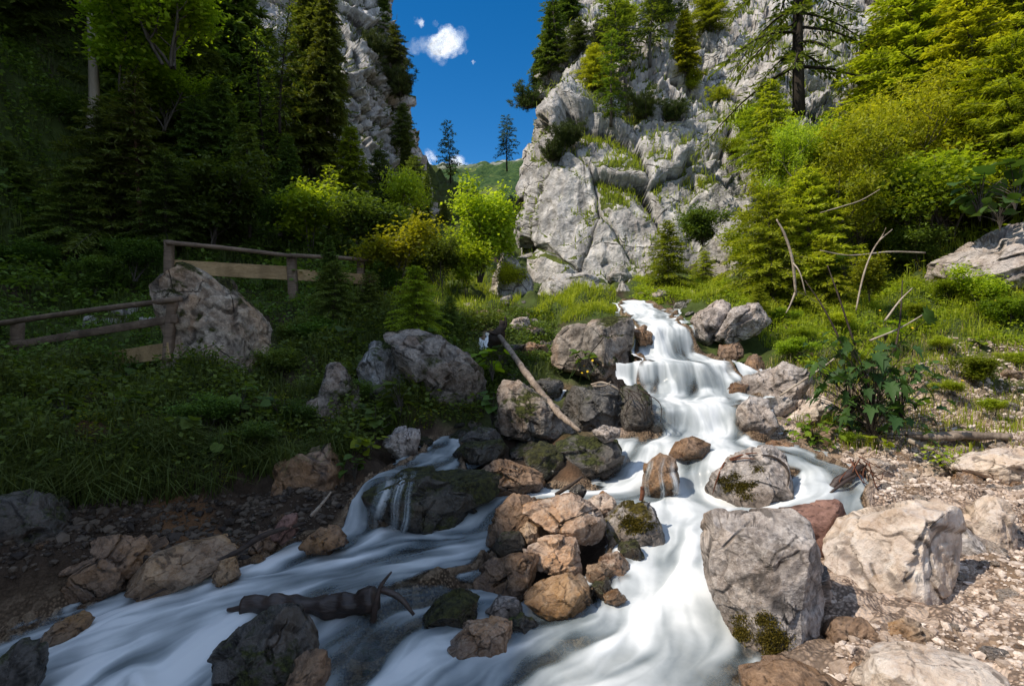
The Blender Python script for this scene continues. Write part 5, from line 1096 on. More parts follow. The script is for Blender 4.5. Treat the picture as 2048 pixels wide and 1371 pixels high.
def grass(name, P, lo, hi, wd, mat, seed, lean=.6, clump=1.4):
    r = np.random.default_rng(seed); f = fbm(np.c_[P[:, :2] * clump, np.zeros(len(P))], 3, seed); keep = r.random(len(P)) < smooth(-.35, .15, f) + .12; P = P[keep]; f = f[keep]
    L = r.uniform(lo, hi, len(P)) * (1 + .5 * f); V, F = blades(P - np.array([0, 0, .02]), L, wd * r.uniform(.6, 1.3, len(P)), r, lean)
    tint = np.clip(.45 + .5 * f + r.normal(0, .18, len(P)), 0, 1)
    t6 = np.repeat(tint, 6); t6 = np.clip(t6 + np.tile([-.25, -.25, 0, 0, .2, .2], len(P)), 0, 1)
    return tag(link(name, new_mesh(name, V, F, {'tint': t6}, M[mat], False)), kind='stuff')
def groundcover(name, P, ls, mat, seed, h=.12, clump=1.1, shape=None, tilt=.45):
    r = np.random.default_rng(seed); f = fbm(np.c_[P[:, :2] * clump, np.zeros(len(P))], 3, seed); P = P[r.random(len(P)) < smooth(-.3, .2, f)]; n = len(P)
    m = 3; Q = np.repeat(P, m, 0) + r.normal(size=(n * m, 3)) * np.array([ls * 1.2, ls * 1.2, 0]) + np.c_[np.zeros((n * m, 2)), r.uniform(.2, 1, n * m)**1.5 * h]
    D = r.normal(size=(n * m, 3)) * np.array([1, 1, .35]); N = np.array([0, 0, 1.]) + r.normal(size=(n * m, 3)) * tilt; L = ls * r.uniform(.5, 1.3, n * m)
    return tag(link(name, leaf_mesh(name, Q, D, N, L, L * .7, np.clip(r.normal(.45, .22, n * m), 0, 1), M[mat])), kind='stuff')
RS = [(1270,560),(1500,560),(1540,610),(1680,560),(1880,560),(2100,440),(2300,500),(2300,780),(2040,700),(1900,670),(1800,690),(1700,760),(1620,740),(1520,690),(1500,640),(1400,605),(1270,612)]
Ps = ground_samples(RS, 22000, (1.5, 11), (7.3, 15), 1)
grass('grass', Ps, .08, .30, .006, 'grass', 1, 1.2, 1.9)
Pk = ground_samples([(1060,640),(1080,590),(1160,570),(1230,580),(1235,630),(1100,650)], 7000, (.2, 2.6), (8.5, 14), 2); grass('grass', Pk, .08, .26, .007, 'grass', 2, 1.1, 2.)
Pc = ground_samples([(700,520),(1060,520),(1040,610),(930,640),(900,640),(800,620),(700,600)], 9000, (-5, .8), (9.5, 18), 3); grass('grass', Pc, .1, .3, .008, 'grass', 3)
UR = [(1620,560),(1480,440),(1520,300),(1700,120),(2300,-200),(2300,520),(1880,560)]
Pu = ground_samples(UR, 22000, (5, 22), (9, 24), 4); grass('grass', Pu, .15, .45, .012, 'grass', 4)
groundcover('ground_cover', ground_samples(UR + [], 9000, (5, 22), (9, 24), 14), .11, 'leaf', 14, .35)
groundcover('ground_cover', ground_samples(RS, 14000, (1.5, 11), (7.3, 15), 15), .05, 'leaf', 15, .16, 1.5)
groundcover('ground_cover', ground_samples(RS, 8000, (1.5, 11), (7.3, 15), 18), .03, 'leaf_r', 18, .1, 2.)
LB = [(-500,620),(0,740),(330,720),(560,720),(620,640),(720,600),(1000,640),(1000,760),(960,850),(760,880),(700,930),(640,905),(540,930),(400,990),(200,1000),(0,985),(-500,980)]
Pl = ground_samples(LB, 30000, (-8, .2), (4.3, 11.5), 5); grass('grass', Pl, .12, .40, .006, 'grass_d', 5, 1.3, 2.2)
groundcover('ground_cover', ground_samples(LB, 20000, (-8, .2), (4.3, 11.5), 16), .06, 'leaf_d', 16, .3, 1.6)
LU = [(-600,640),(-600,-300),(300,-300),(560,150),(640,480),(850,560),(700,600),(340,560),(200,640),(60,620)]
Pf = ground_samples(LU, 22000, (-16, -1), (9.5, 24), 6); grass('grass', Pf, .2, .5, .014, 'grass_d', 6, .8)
groundcover('ground_cover', ground_samples(LB, 12000, (-8, .2), (4.3, 11.5), 19), .035, 'leaf_r', 19, .12, 1.2)
groundcover('ground_cover', ground_samples(LU, 16000, (-16, -1), (9.5, 24), 17), .12, 'leaf_d', 17, .5)
Ph = ground_samples([(-200,900),(300,880),(560,880),(690,870),(690,930),(520,960),(420,1000),(200,1020),(-200,1010)], 11000, (-6, -1.2), (4., 6.4), 7)
grass('grass', Ph, .2, .42, .0045, 'grass_d', 7, 2.0)
Pd = ground_samples([(1560,700),(2100,640),(2200,900),(1650,900),(1500,760)], 3500, (2, 7), (5, 9), 8); grass('grass', Pd, .06, .2, .005, 'straw', 8, 1.1, 2.5)
grass('grass', ground_samples([(1560,700),(2100,640),(2200,930),(1650,900),(1500,760)], 5000, (2, 7), (5, 9), 9), .06, .2, .005, 'grass', 9, .8, 2.5)
def on_cliff(P, N, veg, n, seed, vth):
    r = np.random.default_rng(seed); u, v = proj(P); k = np.nonzero((veg > vth) & (N[:, 2] > .3))[0]
    k = r.choice(k, min(n, len(k) * 4)); return P[k] + r.normal(size=(len(k), 3)) * .05
grass('grass', on_cliff(CRP, CRN, CRV, 26000, 10, .55), .12, .38, .014, 'grass', 10, .9, .35)
grass('grass', on_cliff(CLP, CLN, CLV, 9000, 11, .6), .12, .38, .016, 'grass_d', 11, .9, .35)
MID = [(990,610),(1110,610),(1110,760),(1080,820),(960,800),(940,700)]
grass('grass', ground_samples(MID, 5000, (-1., 1.), (6.5, 12), 51), .06, .22, .006, 'grass_d', 51, 1.2, 2.)
groundcover('ground_cover', ground_samples(MID, 6000, (-1., 1.), (6.5, 12), 52), .05, 'leaf_d', 52, .14, 1.5)
PATHSIDE = [(-200,600),(200,600),(340,555),(760,590),(620,650),(340,745),(0,745),(-200,745)]
grass('grass', ground_samples(PATHSIDE, 7000, (-12, -1.5), (7.5, 13), 41), .08, .3, .008, 'grass_d', 41, 1.2, 2.)
groundcover('ground_cover', ground_samples(PATHSIDE, 7000, (-12, -1.5), (7.5, 13), 42), .07, 'leaf_d', 42, .22, 1.5)
r_ = np.random.default_rng(55)
for i, (u, vb, d, s_, kk) in enumerate([(30,870,5.7,.42,'shrub'),(90,900,5.5,.32,'herb'),(180,900,5.6,.34,'shrub'),(230,860,6.0,.4,'herb'),(300,840,6.3,.36,'shrub'),(330,920,5.5,.3,'herb'),(420,860,6.,.42,'shrub'),(440,920,5.4,.26,'herb'),(520,900,5.6,.3,'shrub'),(590,860,6.2,.36,'shrub'),(110,800,6.8,.4,'shrub'),(210,800,7.,.36,'herb'),(600,700,9.2,.55,'shrub'),(690,720,8.6,.5,'herb'),(560,760,7.6,.45,'shrub'),(650,700,9.3,.6,'shrub'),(10,790,7.2,.45,'herb'),(700,820,7.,.4,'shrub'),(880,700,8.6,.35,'herb'),(920,740,7.9,.35,'shrub')]):
    plant((kk, i % 3), at(u, vb, d), s_, 'leaf_d', 'bark', 'low dark herb among the shaded herbs of the left bank', 'low herbs on the left bank', 1.3)
r_ = np.random.default_rng(56)
for i, (u, vb, d, s_, kk, m) in enumerate([(1880,700,7.9,.22,'shrub','leaf'),(1960,700,7.8,.2,'herb','leaf'),(2030,740,7.3,.25,'shrub','leaf_r'),(1900,790,6.7,.2,'shrub','leaf_r'),(1830,820,6.4,.18,'herb','leaf'),(1990,830,6.3,.2,'shrub','leaf'),(1760,900,5.6,.14,'herb','leaf'),(1930,880,5.7,.13,'shrub','leaf'),(1700,735,7.6,.25,'shrub','leaf_r'),(1640,755,7.5,.22,'herb','leaf'),(1600,690,8.3,.3,'shrub','leaf'),(1680,660,8.7,.3,'shrub','leaf_r'),(1770,680,8.2,.3,'herb','leaf'),(1830,640,8.7,.3,'shrub','leaf'),(1900,600,9.2,.35,'shrub','leaf_r'),(1560,650,9.,.3,'shrub','leaf'),(1700,890,5.8,.16,'shrub','leaf')]):
    plant((kk, i % 3), at(u, vb, d), s_, m, 'bark', 'small bright green herb growing on the right bank', 'small herbs on the right bank', 1.4)
# yellow flowers
def flower_mesh(name, mat, n=5, s=.5):
    V, F = poly_leaves(np.zeros((n, 3)), np.array([[math.cos(a), math.sin(a), .25] for a in np.arange(n) * 2 * PI / n]), np.tile([0, 0, 1.], (n, 1)), np.full(n, s), ROUND, np.random.default_rng(3))[:2]
    return new_mesh(name, V, F, None, M[mat])
fm = {k: flower_mesh('bloom', k) for k in ('yellow', 'pink', 'whitefl')}
sv, sf = tube([(0, 0, -6), (.3, .1, -3), (0, 0, 0)], [.12, .1, .08], 4, False); stm = new_mesh('stem', sv, sf, None, M['leaf_d'])
def flowers(pts, mat, s, label, group, nm):
    r = np.random.default_rng(len(pts) + 3)
    for p in pts:
        t = thing(nm, label, 'flower', p, group, r.uniform(0, 6)); t.scale = (s,) * 3; t.rotation_euler = (r.normal() * .4 - .4, r.normal() * .4, r.uniform(0, 6)); link('bloom', fm[mat], t); link('stem', stm, t)
flowers([at(u, v, d) for u, v, d in [(1160,722,7.2),(1168,731,7.2),(1175,742,7.15),(1148,735,7.2),(1164,745,7.2),(1185,720,7.2),(1195,728,7.2),(1155,715,7.2)]], 'yellow', .035, 'yellow flower in the clump below the big grey boulder', 'yellow flowers below the big grey boulder', 'yellow_flower')
flowers([at(u, v, d) for u, v, d in [(1715,600,9.),(1720,592,9.),(1840,540,9.5),(1830,600,8.9),(1825,655,8.2),(1925,760,6.8),(1918,748,6.8),(1705,575,9.3),(1760,620,8.8),(1900,625,8.4),(1990,600,8.3)]], 'yellow', .035, 'yellow flower in the grass of the right slope', 'yellow flowers on the right slope', 'yellow_flower')
flowers([at(u, v, d) for u, v, d in [(940,605,12.),(950,600,12.),(960,603,12.2),(972,598,12.3),(955,612,11.8)]], 'pink', .04, 'pink flower beside the rubble of the little fall', 'pink flowers by the little fall', 'pink_flower')
flowers([at(u, v, d) for u, v, d in [(150,735,8.),(160,742,8.),(145,744,7.9),(275,975,4.9),(262,990,4.8),(240,992,4.8),(282,985,4.8),(200,1020,4.6)]], 'whitefl', .018, 'tiny white flower on the shaded left bank', 'white flowers on the left bank', 'white_flower')
# ------------------------------------------------------------------ fences, steps, logs and sticks
def part_tube(name, pts, radii, mat, parent=None, n=14, sides=10, jit=.25, seed=0):
    P = spline([np.array(p, float) for p in pts], n); R = np.interp(np.linspace(0, 1, n), np.linspace(0, 1, len(radii)), radii)
    V, F = tube(P, R, sides, True, jit, seed); return V, F
def mk(name, pieces, mat, parent=None, loc=(0, 0, 0)):
    b = Build(); loc = np.array(loc)
    for V, F in pieces: b.add(V - loc, F)
    return link(name, b.mesh(name, M[mat], smooth_sh=mat not in ('board',)), parent, (0, 0, 0) if parent else loc)
def px(w, d): return w / F_PX * d
def fence(label, base, posts, rails, boards):
    t = thing('wooden_fence', label, 'fence', base)
    for (a, b, w) in posts:
        V, F = box_between(a, b, w, w * .8, up=(1, 0, 0)); mk('post', [(V - base, F)], 'oldwood', t)
    for (a, b, r) in rails:
        V, F = part_tube('rail', [a, (np.array(a) + b) / 2 + np.array([0, 0, .015]), b], [r, r * .92, r * .85], None, n=16, jit=.15); mk('rail', [(V - base, F)], 'oldwood', t)
    for (a, b, h, m) in boards:
        V, F = box_between(a, b, h, .035); mk('board', [(V - base, F)], m, t)
    return t
A = at
fence('upper wooden fence with a pale board on the path behind the tall boulder', A(345,590,10.8),
      [(A(338,600,10.7), A(338,480,10.7), .15), (A(588,625,11.3), A(583,508,11.3), .17), (A(720,610,12.2), A(722,517,12.2), .15)],
      [(A(332,484,10.6), A(588,512,11.2), .045), (A(578,510,11.15), A(782,523,12.5), .045)],
      [(A(345,533,10.78), A(580,546,11.38), .27, 'board'), (A(590,549,11.38), A(768,560,12.4), .22, 'board')])
fence('lower wooden fence with a round handrail beside the stone steps', A(340,705,8.4),
      [(A(30,765,9.1), A(36,640,9.1), .16), (A(334,725,7.75), A(346,600,7.75), .12)],
      [(A(-60,655,9.4), A(362,597,7.6), .045)],
      [(A(-40,700,9.25), A(354,636,7.68), .11, 'oldwood'), (A(190,722,8.75), A(338,700,7.7), .22, 'board')])
for i, (u, v, d, w, h, lb) in enumerate([(255,622,11,.65,.34,'top stone step behind the lower fence'),(215,645,10.7,.8,.34,'second stone step behind the lower fence'),(195,672,10.3,.9,.34,'third stone step behind the lower fence'),(165,700,9.9,.8,.34,'lowest stone step behind the lower fence'),(312,655,10.1,.4,.5,'upright grey stone beside the stone steps')]):
    a = np.random.default_rng(500 + i).uniform(.8, 1.1, 8); R = lambda th, a=a, w=w, h=h: np.interp((th + PI) / (2 * PI) * 8 % 8, np.arange(9), np.r_[a, a[0]]) * w / 2 / np.maximum(np.abs(np.cos(th)), np.abs(np.sin(th)) * w / h / 1.)
    V, F = rock_shape(R, None, .28, 500 + i, [(0, 0, 1, .7)], .35, 4, .2); tag(link('stone_step', new_mesh('stone_step', V, F, None, M['far_stone']), None, at(u, v, d)), lb, 'step' if i < 4 else 'boulder')
def wood(name, label, cat, pts, radii, mat, sides=10, jit=.3, n=20, extra=(), group=None):
    """one piece of wood; extra = side branches, each a part"""
    P = [np.array(p) for p in pts]; base = P[0]
    V, F = part_tube(name, P, radii, mat, n=n, sides=sides, jit=jit, seed=int(abs(base[0]) * 100))
    if not extra:
        return tag(mk(name, [(V, F)], mat, None, base), label, cat, group)
    t = thing(name, label, cat, base, group); mk('stem', [(V - base, F)], mat, t)
    for e, er in extra:
        V, F = part_tube('branch', [np.array(p) for p in e], er, mat, n=10, sides=6, jit=.2); mk('branch', [(V - base, F)], mat, t)
    return t
# leaning log
wood('leaning_log', 'bleached log leaning down from the little fall onto the grey boulder', 'log', [A(1000,672,8.2), A(1045,735,7.3), A(1088,792,6.45), A(1120,828,6.0), A(1160,862,5.7)], [.034,.038,.038,.034,.016], 'drift', 16, .4, 48)
wood('tree_stump', 'jagged dark stump at the upper end of the leaning log', 'stump', [A(985,690,8.5), A(998,668,8.4), A(1004,640,8.4)], [.10,.09,.03], 'darkstick', 9, .8, 12, [([A(1000,668,8.35), A(1012,650,8.3), A(1010,632,8.3)], [.03,.01]), ([A(992,668,8.35), A(975,662,8.3)], [.03,.012])])
# sunken log in the foreground
wood('sunken_log', 'dark wet log with a broken end lying across the left rapids', 'log', [A(488,1212,3.62), A(560,1207,3.6), A(640,1212,3.58), A(700,1208,3.56), A(752,1196,3.54)], [.052,.062,.06,.066,.07], 'wetlog', 22, .5, 60,
     [([A(745,1250,3.5), A(752,1205,3.45), A(762,1170,3.45), A(783,1142,3.45)], [.022,.018,.014,.006]), ([A(760,1175,3.46), A(800,1195,3.42), A(828,1228,3.4)], [.022,.018,.01]), ([A(455,1218,3.63), A(490,1216,3.62)], [.012,.03])])
wood('dead_branch', 'long thin dark branch along the left water edge', 'branch', [A(285,1165,3.9), A(340,1145,4.0), A(400,1135,4.1), A(470,1105,4.2), A(530,1068,4.35), A(612,1045,4.5)], [.006,.012,.016,.02,.02,.012], 'darkstick', 6, .3, 30,
     [([A(284,1198,3.85), A(340,1170,3.95), A(400,1138,4.1)], [.005,.01,.012]), ([A(323,1150,3.95), A(345,1168,3.95)], [.006,.004])])
wood('dead_stick', 'pale stick standing up beside the thin falls', 'stick', [A(622,1030,4.6), A(645,1005,4.6), A(662,983,4.6)], [.014,.012,.007], 'stick', 6)
wood('dead_stick', 'dark twig pointing up behind the midstream pile', 'stick', [A(1112,988,4.85), A(1140,970,4.8), A(1165,952,4.8)], [.02,.016,.01], 'darkstick', 6)
wood('dead_stick', 'short reddish stump of a stick on the moss faced rock', 'stick', [A(1282,1000,4.3), A(1285,985,4.3), A(1284,972,4.3)], [.016,.018,.012], 'root', 6)
# roots around the midstream boulder
def hug(txt, uvs, off=.02):
    obj = rk(txt); mw = Matrix.Translation(obj.location); bv = BVHTree.FromPolygons([tuple(mw @ x.co) for x in obj.data.vertices], [tuple(p.vertices) for p in obj.data.polygons]); out = []
    for u, v in uvs:
        lo, no, _, _ = bv.ray_cast(Vector((0, 0, 0)), Vector(at(u, v, 1)).normalized())
        out.append(np.array(lo + no * off) if lo is not None else (at(u, v, out[-1][1]) if out else at(u, v, obj.location.y)))
    return out
def rk(txt): return next(o for o in ROCKS if txt in o['label'])
wood('curved_root', 'thin reddish root curving over the left of the midstream boulder', 'root', hug('golden moss', [(1428,985),(1436,955),(1450,930),(1470,915),(1496,908),(1515,906)]), [.003,.007,.009,.009,.007,.003], 'root', 6, .3, 26, [(hug('golden moss', [(1462,922),(1490,916),(1512,918)]), [.006,.005,.002])])
wood('curved_root', 'dark root hanging down the right of the midstream boulder', 'root', hug('golden moss', [(1525,910),(1545,914),(1565,930),(1575,950),(1572,972)]), [.005,.01,.011,.008,.004], 'darkstick', 6, .4, 22)
wood('wet_root', 'shiny dark root at the right bank beside the small side fall', 'root', [A(1650,1000,4.55), A(1668,968,4.6), A(1700,945,4.65), A(1725,930,4.7)], [.012,.03,.032,.02], 'wetlog', 9, .4, 20, [([A(1660,985,4.5), A(1690,962,4.55), A(1712,950,4.6)], [.008,.016,.01])])
r = np.random.default_rng(77)
t = thing('root_tangle', 'tangle of reddish roots hanging at the right bank', 'roots', A(1735,930,4.75))
for k in range(13):
    a = np.array([1722 + r.normal() * 12, 925 + r.normal() * 8]); e = a + np.array([r.uniform(-10, 60), r.uniform(20, 75)]); m = (a + e) / 2 + r.normal(size=2) * 18
    V, F = part_tube('root', [A(*a, 4.75), A(*m, 4.62 + r.normal() * .05), A(*e, 4.65 + r.normal() * .05)], [.006, .005, .002], None, n=10, sides=5); mk('root', [(V - A(1735,930,4.75), F)], 'root', t)
t = thing('root_tangle', 'dark tangle of roots on the lump at the main falls', 'roots', A(1275,780,6.1))
for k in range(8):
    a = np.array([1258 + r.normal() * 12, 776 + r.normal() * 5]); e = a + np.array([r.uniform(-10, 55), r.uniform(30, 85)]); m = (a + e) / 2 + np.array([12, -8]) + r.normal(size=2) * 10
    V, F = part_tube('root', [A(*a, 6.15), A(*m, 5.95), A(*e, 6.0)], [.006, .005, .003], None, n=10, sides=5); mk('root', [(V - A(1275,780,6.1), F)], 'darkstick', t)
wood('dead_branch', 'pale forked twig on the dark boulder beside the falls', 'branch', [A(1182,768,6.3), A(1205,764,6.25), A(1230,774,6.2), A(1245,785,6.2)], [.01,.014,.012,.006], 'stick', 6, .2, 16, [([A(1185,772,6.25), A(1210,770,6.2), A(1222,762,6.2)], [.006,.008,.004])])
# right bank wood
wood('fallen_log', 'weathered log lying on the gravel at the right', 'log', [A(1812,868,5.75), A(1870,872,5.7), A(1940,870,5.6), A(2022,872,5.5)], [.03,.045,.045,.035], 'drift', 9, .4, 22)
wood('dead_stick', 'pale broken branch below the weathered log', 'stick', [A(1815,878,5.6), A(1840,890,5.5), A(1868,898,5.4)], [.02,.028,.014], 'stick', 7)
wood('dead_tree', 'bare pale dead sapling standing on the right slope', 'dead tree', [A(1592,590,8.9), A(1585,520,8.8), A(1570,470,8.8), A(1553,438,8.8)], [.02,.021,.02,.011], 'stick', 7, .3, 18, [([A(1590,585,8.9), A(1580,610,8.8), A(1572,625,8.7)], [.02,.012,.008]), ([A(1586,525,8.8), A(1600,545,8.7), A(1612,590,8.7)], [.012,.01,.008])])
wood('dead_tree', 'bare forked dead branch in the bright grass', 'dead tree', [A(1712,620,8.7), A(1722,570,8.7), A(1735,525,8.7), A(1755,485,8.7), A(1785,458,8.7)], [.012,.014,.013,.011,.006], 'stick', 7, .3, 18, [([A(1752,490,8.7), A(1765,470,8.7), A(1772,455,8.6)], [.012,.008,.005])])
wood('dead_branch', 'grey dead branch reaching left out of the spruce', 'branch', [A(1850,505,9.6), A(1780,503,9.4), A(1700,510,9.3), A(1640,500,9.2)], [.014,.015,.011,.006], 'stick', 6, .3, 20)
wood('dead_branch', 'pale crooked branch in front of the leaning bush', 'branch', [A(1640,425,10), A(1685,412,9.9), A(1722,400,9.85), A(1760,378,9.8)], [.006,.010,.011,.005], 'stick', 6, .3, 22)
for i, (a, b, c, lb) in enumerate([((1690,700),(1650,620),(1610,560),'leftmost thin dark stem rising from the maple sapling'),((1710,690),(1680,600),(1655,530),'middle thin dark stem rising from the maple sapling'),((1790,700),(1800,640),(1805,560),'right thin dark stem rising from the maple sapling'),((1560,790),(1650,730),(1700,690),'thin pale twig leaning on the boulder at the middle falls'),((1770,640),(1800,600),(1825,575),'short pale twig in the bright grass'),((1740,680),(1800,655),(1860,620),'long thin twig lying in the bright grass')]):
    wood('dead_twig', lb, 'twig', [A(*a, 6.6), A(*b, 6.7), A(*c, 6.8)], [.012,.01,.005], 'darkstick' if i < 3 else 'stick', 5, .2, 14)
for i, (a, b, lb) in enumerate([((1880,500),(1855,370),'leftmost leaning dark stem of the upper right bush'),((1895,470),(1850,330),'second leaning dark stem of the upper right bush'),((1915,400),(1870,310),'rightmost leaning dark stem of the upper right bush'),((1890,450),(1770,360),'most slanted dark stem of the upper right bush')]):
    wood('bare_sapling', lb, 'sapling', [A(*a, 11), A((a[0]+b[0])/2-8, (a[1]+b[1])/2, 10.8), A(*b, 10.7)], [.045,.04,.03], 'bark', 7, .3, 14)
# moss cushions
def moss(u, v, d, w, h, n, label, obj):
    r = np.random.default_rng(int(u)); P = []
    bv = BVHTree.FromPolygons([tuple(obj.matrix_world @ x.co) for x in obj.data.vertices], [tuple(p.vertices) for p in obj.data.polygons])
    Q, Nn = [], []
    cl = r.normal(size=(14, 2)) * .5
    for k in range(n):
        c = cl[r.integers(14)]; uu = u + (c[0] + r.normal() * .16) * w; vv = v + (c[1] + r.normal() * .16) * h
        lo, no, _, _ = bv.ray_cast(Vector((0, 0, 0)), Vector(at(uu, vv, 1)).normalized())
        if lo is not None: Q.append(lo[:]); Nn.append(no[:])
    if not Q: return
    Q = np.array(Q) ; Nn = np.array(Nn); m = len(Q)
    D = Nn + r.normal(size=(m, 3)) * .7 + np.array([0, 0, -.25]); L = r.uniform(.006, .016, m) * d / 3.3
    t_ = link('moss', leaf_mesh('moss', Q - np.array(obj.location), D, r.normal(size=(m, 3)), L, L * .55, np.clip(r.normal(.5, .25, m), 0, 1), M['moss']), obj); t_['kind'] = 'stuff'
bpy.context.view_layer.update()
def rk(txt): return next(o for o in ROCKS if txt in o['label'])
moss(1520, 1265, 3., 55, 45, 5200, '', rk('squared grey boulder with yellow')); moss(1480, 975, 4.6, 40, 26, 2600, '', rk('golden moss')); moss(1265, 1045, 4.2, 34, 26, 2200, '', rk('green moss face'))
# clouds
t = NT('cloud'); co = t.co('Object'); n1 = t.noise(co, 5., 6., .65); lw = t.n('ShaderNodeLayerWeight'); lw.inputs[0].default_value = .5
fa = t.math('POWER', t.math('SUBTRACT', 1., lw.outputs['Facing']), 1.6)
a = t.math('MULTIPLY', t.math('MULTIPLY', fa, t.ramp(n1, .38, .62, .05, 1.)), t.math('MULTIPLY', t.attr('op').outputs['Fac'], .5))
df = t.n('ShaderNodeBsdfDiffuse'); df.inputs[0].default_value = (.97, .97, .97, 1); tl = t.n('ShaderNodeBsdfTranslucent'); tl.inputs[0].default_value = (.97, .97, .97, 1)
m1 = t.n('ShaderNodeMixShader'); m1.inputs[0].default_value = .3; t.l(df.outputs[0], m1.inputs[1]); t.l(tl.outputs[0], m1.inputs[2])
tp = t.n('ShaderNodeBsdfTransparent'); m2 = t.n('ShaderNodeMixShader'); t.l(a, m2.inputs[0]); t.l(tp.outputs[0], m2.inputs[1]); t.l(m1.outputs[0], m2.inputs[2]); M['cloud'] = t.done(m2.outputs[0])
def cloud(u, v, w, h, n, seed, label, tilt=0.):
    r = np.random.default_rng(seed); D_ = 1500.; c = at(u, v, D_); b = Build(); k = D_ / F_PX; V0, F0 = ico(3); s = max(w, h) * k * .5; ct, st_ = math.cos(tilt), math.sin(tilt)
    op = []
    cores = r.normal(size=(max(2, n // 18), 3)) * np.array([.2, .2, .19]) * (1 if n > 50 else .75 if n > 30 else .3)
    for i in range(n):
        q = cores[i % len(cores)] + r.normal(size=3) * np.array([.11, .11, .10]); far = min(1., np.linalg.norm(q) / .42)
        p = np.array([q[0] * w * ct - q[2] * h * st_, q[1] * w, q[0] * w * st_ + q[2] * h * ct]) * k
        b.add(V0 * (1 + .3 * fbm(V0 * 2 + seed + i * 3, 2, seed + i)[:, None]) * min(w, h) * k * r.uniform(.11, .2) * (1.1 - .45 * far) + p, F0); op += [(1 - .85 * far) * (1 if n > 50 else .5)] * len(V0)
    o = tag(link('cloud', b.mesh('cloud', M['cloud'], attrs={'op': np.array(op)}), None, c), label, 'cloud')
    for v_ in o.data.vertices: v_.co /= s
    o.scale = (s,) * 3; o.visible_shadow = False
cloud(893, 84, 104, 84, 170, 1, 'large bright white cloud in the gap of sky', .5); cloud(842, 45, 24, 36, 46, 2, 'small ragged cloud left of the large one'); cloud(946, 124, 16, 12, 16, 3, 'tiny wisp of cloud below the large one')
cloud(862, 320, 40, 40, 60, 4, 'low white cloud left of the lone conifer'); cloud(918, 328, 54, 50, 80, 5, 'low white cloud behind the lone conifer'); cloud(956, 340, 36, 22, 40, 6, 'low flat cloud on the mountain ridge')

def gravel(P, smin, smax, seed, mat='gravel'):
    r = np.random.default_rng(seed); V0, F0 = ico(1); n = len(P); k = len(V0)
    sc_ = smin * (smax / smin) ** (r.random(n) ** 2.5); A_ = r.uniform(.6, 1.35, (n, 3)); A_[:, 2] *= .65; a = r.uniform(0, 6.28, n); J = 1 + r.normal(0, .16, (n, k))
    V = V0[None] * J[..., None] * A_[:, None] * sc_[:, None, None]
    V = np.stack([V[..., 0] * np.cos(a)[:, None] - V[..., 1] * np.sin(a)[:, None], V[..., 0] * np.sin(a)[:, None] + V[..., 1] * np.cos(a)[:, None], V[..., 2]], -1) + P[:, None] + np.array([0, 0, 1.]) * (sc_ * .15)[:, None, None]
    F = (np.arange(n)[:, None, None] * k + F0[None]).reshape(-1, 3)
    return tag(link('gravel', new_mesh('gravel', V.reshape(-1, 3), F, {'tint': np.repeat(r.random(n), k)}, M[mat], False)), kind='stuff')
GRV = [(1660,880),(1800,760),(1900,670),(2100,700),(2300,900),(2300,1450),(1600,1450),(1690,1250),(1900,1240),(1930,1000),(1740,1000)]
gravel(ground_samples(GRV, 14000, (1.2, 7.5), (2.2, 8.2), 31), .006, .034, 31)
gravel(ground_samples([(-300,990),(300,1000),(560,980),(720,960),(740,1040),(600,1090),(250,1240),(-200,1330)], 4000, (-6, -.9), (3., 6.), 32), .008, .05, 32, 'gravel_d')

# thin falls running down the faces of single rocks
def thin_fall(obj, u0, v0, u1, v1, w0, w1, foam, seed):
    r = np.random.default_rng(seed); me = obj.data; mw = obj.matrix_world
    bv = BVHTree.FromPolygons([tuple(mw @ x.co) for x in me.vertices], [tuple(p.vertices) for p in me.polygons])
    nl, nc = 40, 9; V = []; fo = []; al = []; last = None; colf = r.uniform(-.35, .3, nc)
    for i in range(nl):
        t = i / (nl - 1)
        for j in range(nc):
            c = (j / (nc - 1) - .5); u = u0 + (u1 - u0) * t**1.3 + 3 * math.sin(t * 7 + seed) + c * (w0 + (w1 - w0) * t); v = v0 + (v1 - v0) * t
            lo, no, _, _ = bv.ray_cast(Vector((0, 0, 0)), Vector(at(u, v, 1)).normalized())
            p = np.array(lo + no * .008) if lo is not None else (np.array(V[-nc]) + np.array([0, -.002, -abs(v1 - v0) / nl / F_PX * obj.location.y]) if i else at(u, v, obj.location.y))
            if i and lo is not None: p = .55 * p + .45 * np.array([p[0], V[-nc][1] - .004, p[2]])
            V.append(p); fo.append(foam + colf[j] + r.normal() * .05); al.append(max(0., 1 - abs(2 * c)**1.5) * (.35 + .45 * math.sin(t * 3.1 + seed) ** 2) * min(1., t * 5))
    o = link('water', new_mesh('water', np.array(V), grid_faces(nl, nc), {'foam': np.array(fo), 'alpha': np.array(al)}, M['water'])); tag(o, kind='structure')
ledge = rk('long dark mossy ledge')
for k, a in enumerate([(775,940,745,1062,40,34,.62),(802,942,786,1055,22,20,.55),(826,940,806,1060,16,20,.5)]): thin_fall(ledge, *a, k)
veil = rk('water veiling')
for k, a in enumerate([(1300,915,1290,1000,14,14,.6),(1325,912,1322,1000,12,14,.5),(1345,920,1350,1000,14,16,.65)]): thin_fall(veil, *a, 20 + k)
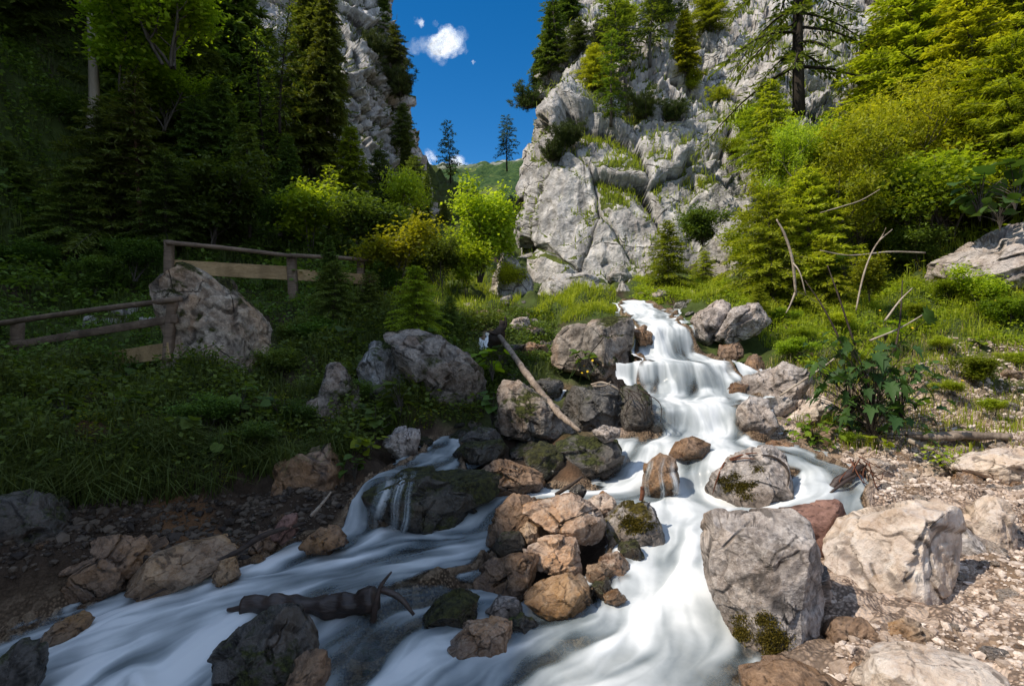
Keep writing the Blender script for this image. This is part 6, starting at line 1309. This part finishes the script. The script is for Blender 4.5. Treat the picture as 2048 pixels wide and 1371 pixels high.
# ------------------------------------------------------------------ camera, sun, sky
cam = bpy.data.cameras.new('camera'); cam.sensor_width = 36.; cam.lens = F_PX * 36. / 2048.; cam.clip_start = .05; cam.clip_end = 6000
co_ = bpy.data.objects.new('camera', cam); COL.objects.link(co_); co_.rotation_euler = (PI / 2, 0, 0); sc.camera = co_
SUN = Vector((-.80, -.34, 1.05)).normalized()
sl = bpy.data.lights.new('sun', 'SUN'); sl.energy = 5.0; sl.angle = math.radians(.5); sl.color = (1., .91, .78)
so = bpy.data.objects.new('sun', sl); COL.objects.link(so); so.rotation_euler = SUN.to_track_quat('Z', 'Y').to_euler(); so.location = SUN * 80
w = bpy.data.worlds.new('World'); sc.world = w; w.use_nodes = True; nt = w.node_tree; nt.nodes.clear()
ow = nt.nodes.new('ShaderNodeOutputWorld'); bg = nt.nodes.new('ShaderNodeBackground'); sky = nt.nodes.new('ShaderNodeTexSky')
sky.sky_type = 'NISHITA'; sky.sun_disc = False; sky.sun_elevation = math.asin(SUN.z); sky.sun_rotation = math.atan2(SUN.x, SUN.y)
sky.altitude = 1400; sky.air_density = 1.; sky.dust_density = .2; sky.ozone_density = 3.
gm_ = nt.nodes.new('ShaderNodeHueSaturation'); gm_.inputs['Saturation'].default_value = 1.38; gm_.inputs['Value'].default_value = 1.1
nt.links.new(sky.outputs[0], gm_.inputs['Color'])
# bright unseen cloud added outside the clear gorge gap to fill the shade
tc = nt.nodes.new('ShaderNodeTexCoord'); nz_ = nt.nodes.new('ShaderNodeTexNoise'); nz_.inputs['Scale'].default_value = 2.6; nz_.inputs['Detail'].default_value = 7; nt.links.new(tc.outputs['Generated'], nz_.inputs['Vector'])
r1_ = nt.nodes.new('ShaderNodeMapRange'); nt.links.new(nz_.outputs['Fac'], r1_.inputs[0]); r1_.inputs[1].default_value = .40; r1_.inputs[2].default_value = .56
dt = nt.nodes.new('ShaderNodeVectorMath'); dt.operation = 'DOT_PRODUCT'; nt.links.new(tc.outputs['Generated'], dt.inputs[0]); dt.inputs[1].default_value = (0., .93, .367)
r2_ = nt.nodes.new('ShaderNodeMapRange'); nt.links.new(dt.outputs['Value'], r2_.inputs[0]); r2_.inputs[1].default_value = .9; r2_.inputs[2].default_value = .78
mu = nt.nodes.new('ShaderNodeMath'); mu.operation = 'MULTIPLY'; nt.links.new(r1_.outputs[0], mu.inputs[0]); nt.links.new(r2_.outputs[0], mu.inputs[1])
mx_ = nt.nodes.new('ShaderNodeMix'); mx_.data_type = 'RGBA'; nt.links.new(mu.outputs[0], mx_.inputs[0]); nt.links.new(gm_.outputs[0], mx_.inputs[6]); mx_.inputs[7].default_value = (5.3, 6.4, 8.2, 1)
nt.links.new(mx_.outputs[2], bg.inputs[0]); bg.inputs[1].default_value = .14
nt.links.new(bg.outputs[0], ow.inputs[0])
sc.view_settings.view_transform = 'Standard'; sc.view_settings.look = 'None'; sc.view_settings.exposure = 0; sc.view_settings.gamma = 1
sc.render.engine = 'CYCLES'; sc.cycles.use_denoising = True
try: sc.cycles.denoiser = 'OPENIMAGEDENOISE'
except Exception: pass
sc.cycles.max_bounces = 8; sc.cycles.diffuse_bounces = 4; sc.cycles.glossy_bounces = 2; sc.cycles.transmission_bounces = 3; sc.cycles.transparent_max_bounces = 28
sc.cycles.sample_clamp_indirect = 6.; sc.cycles.caustics_reflective = False; sc.cycles.caustics_refractive = False
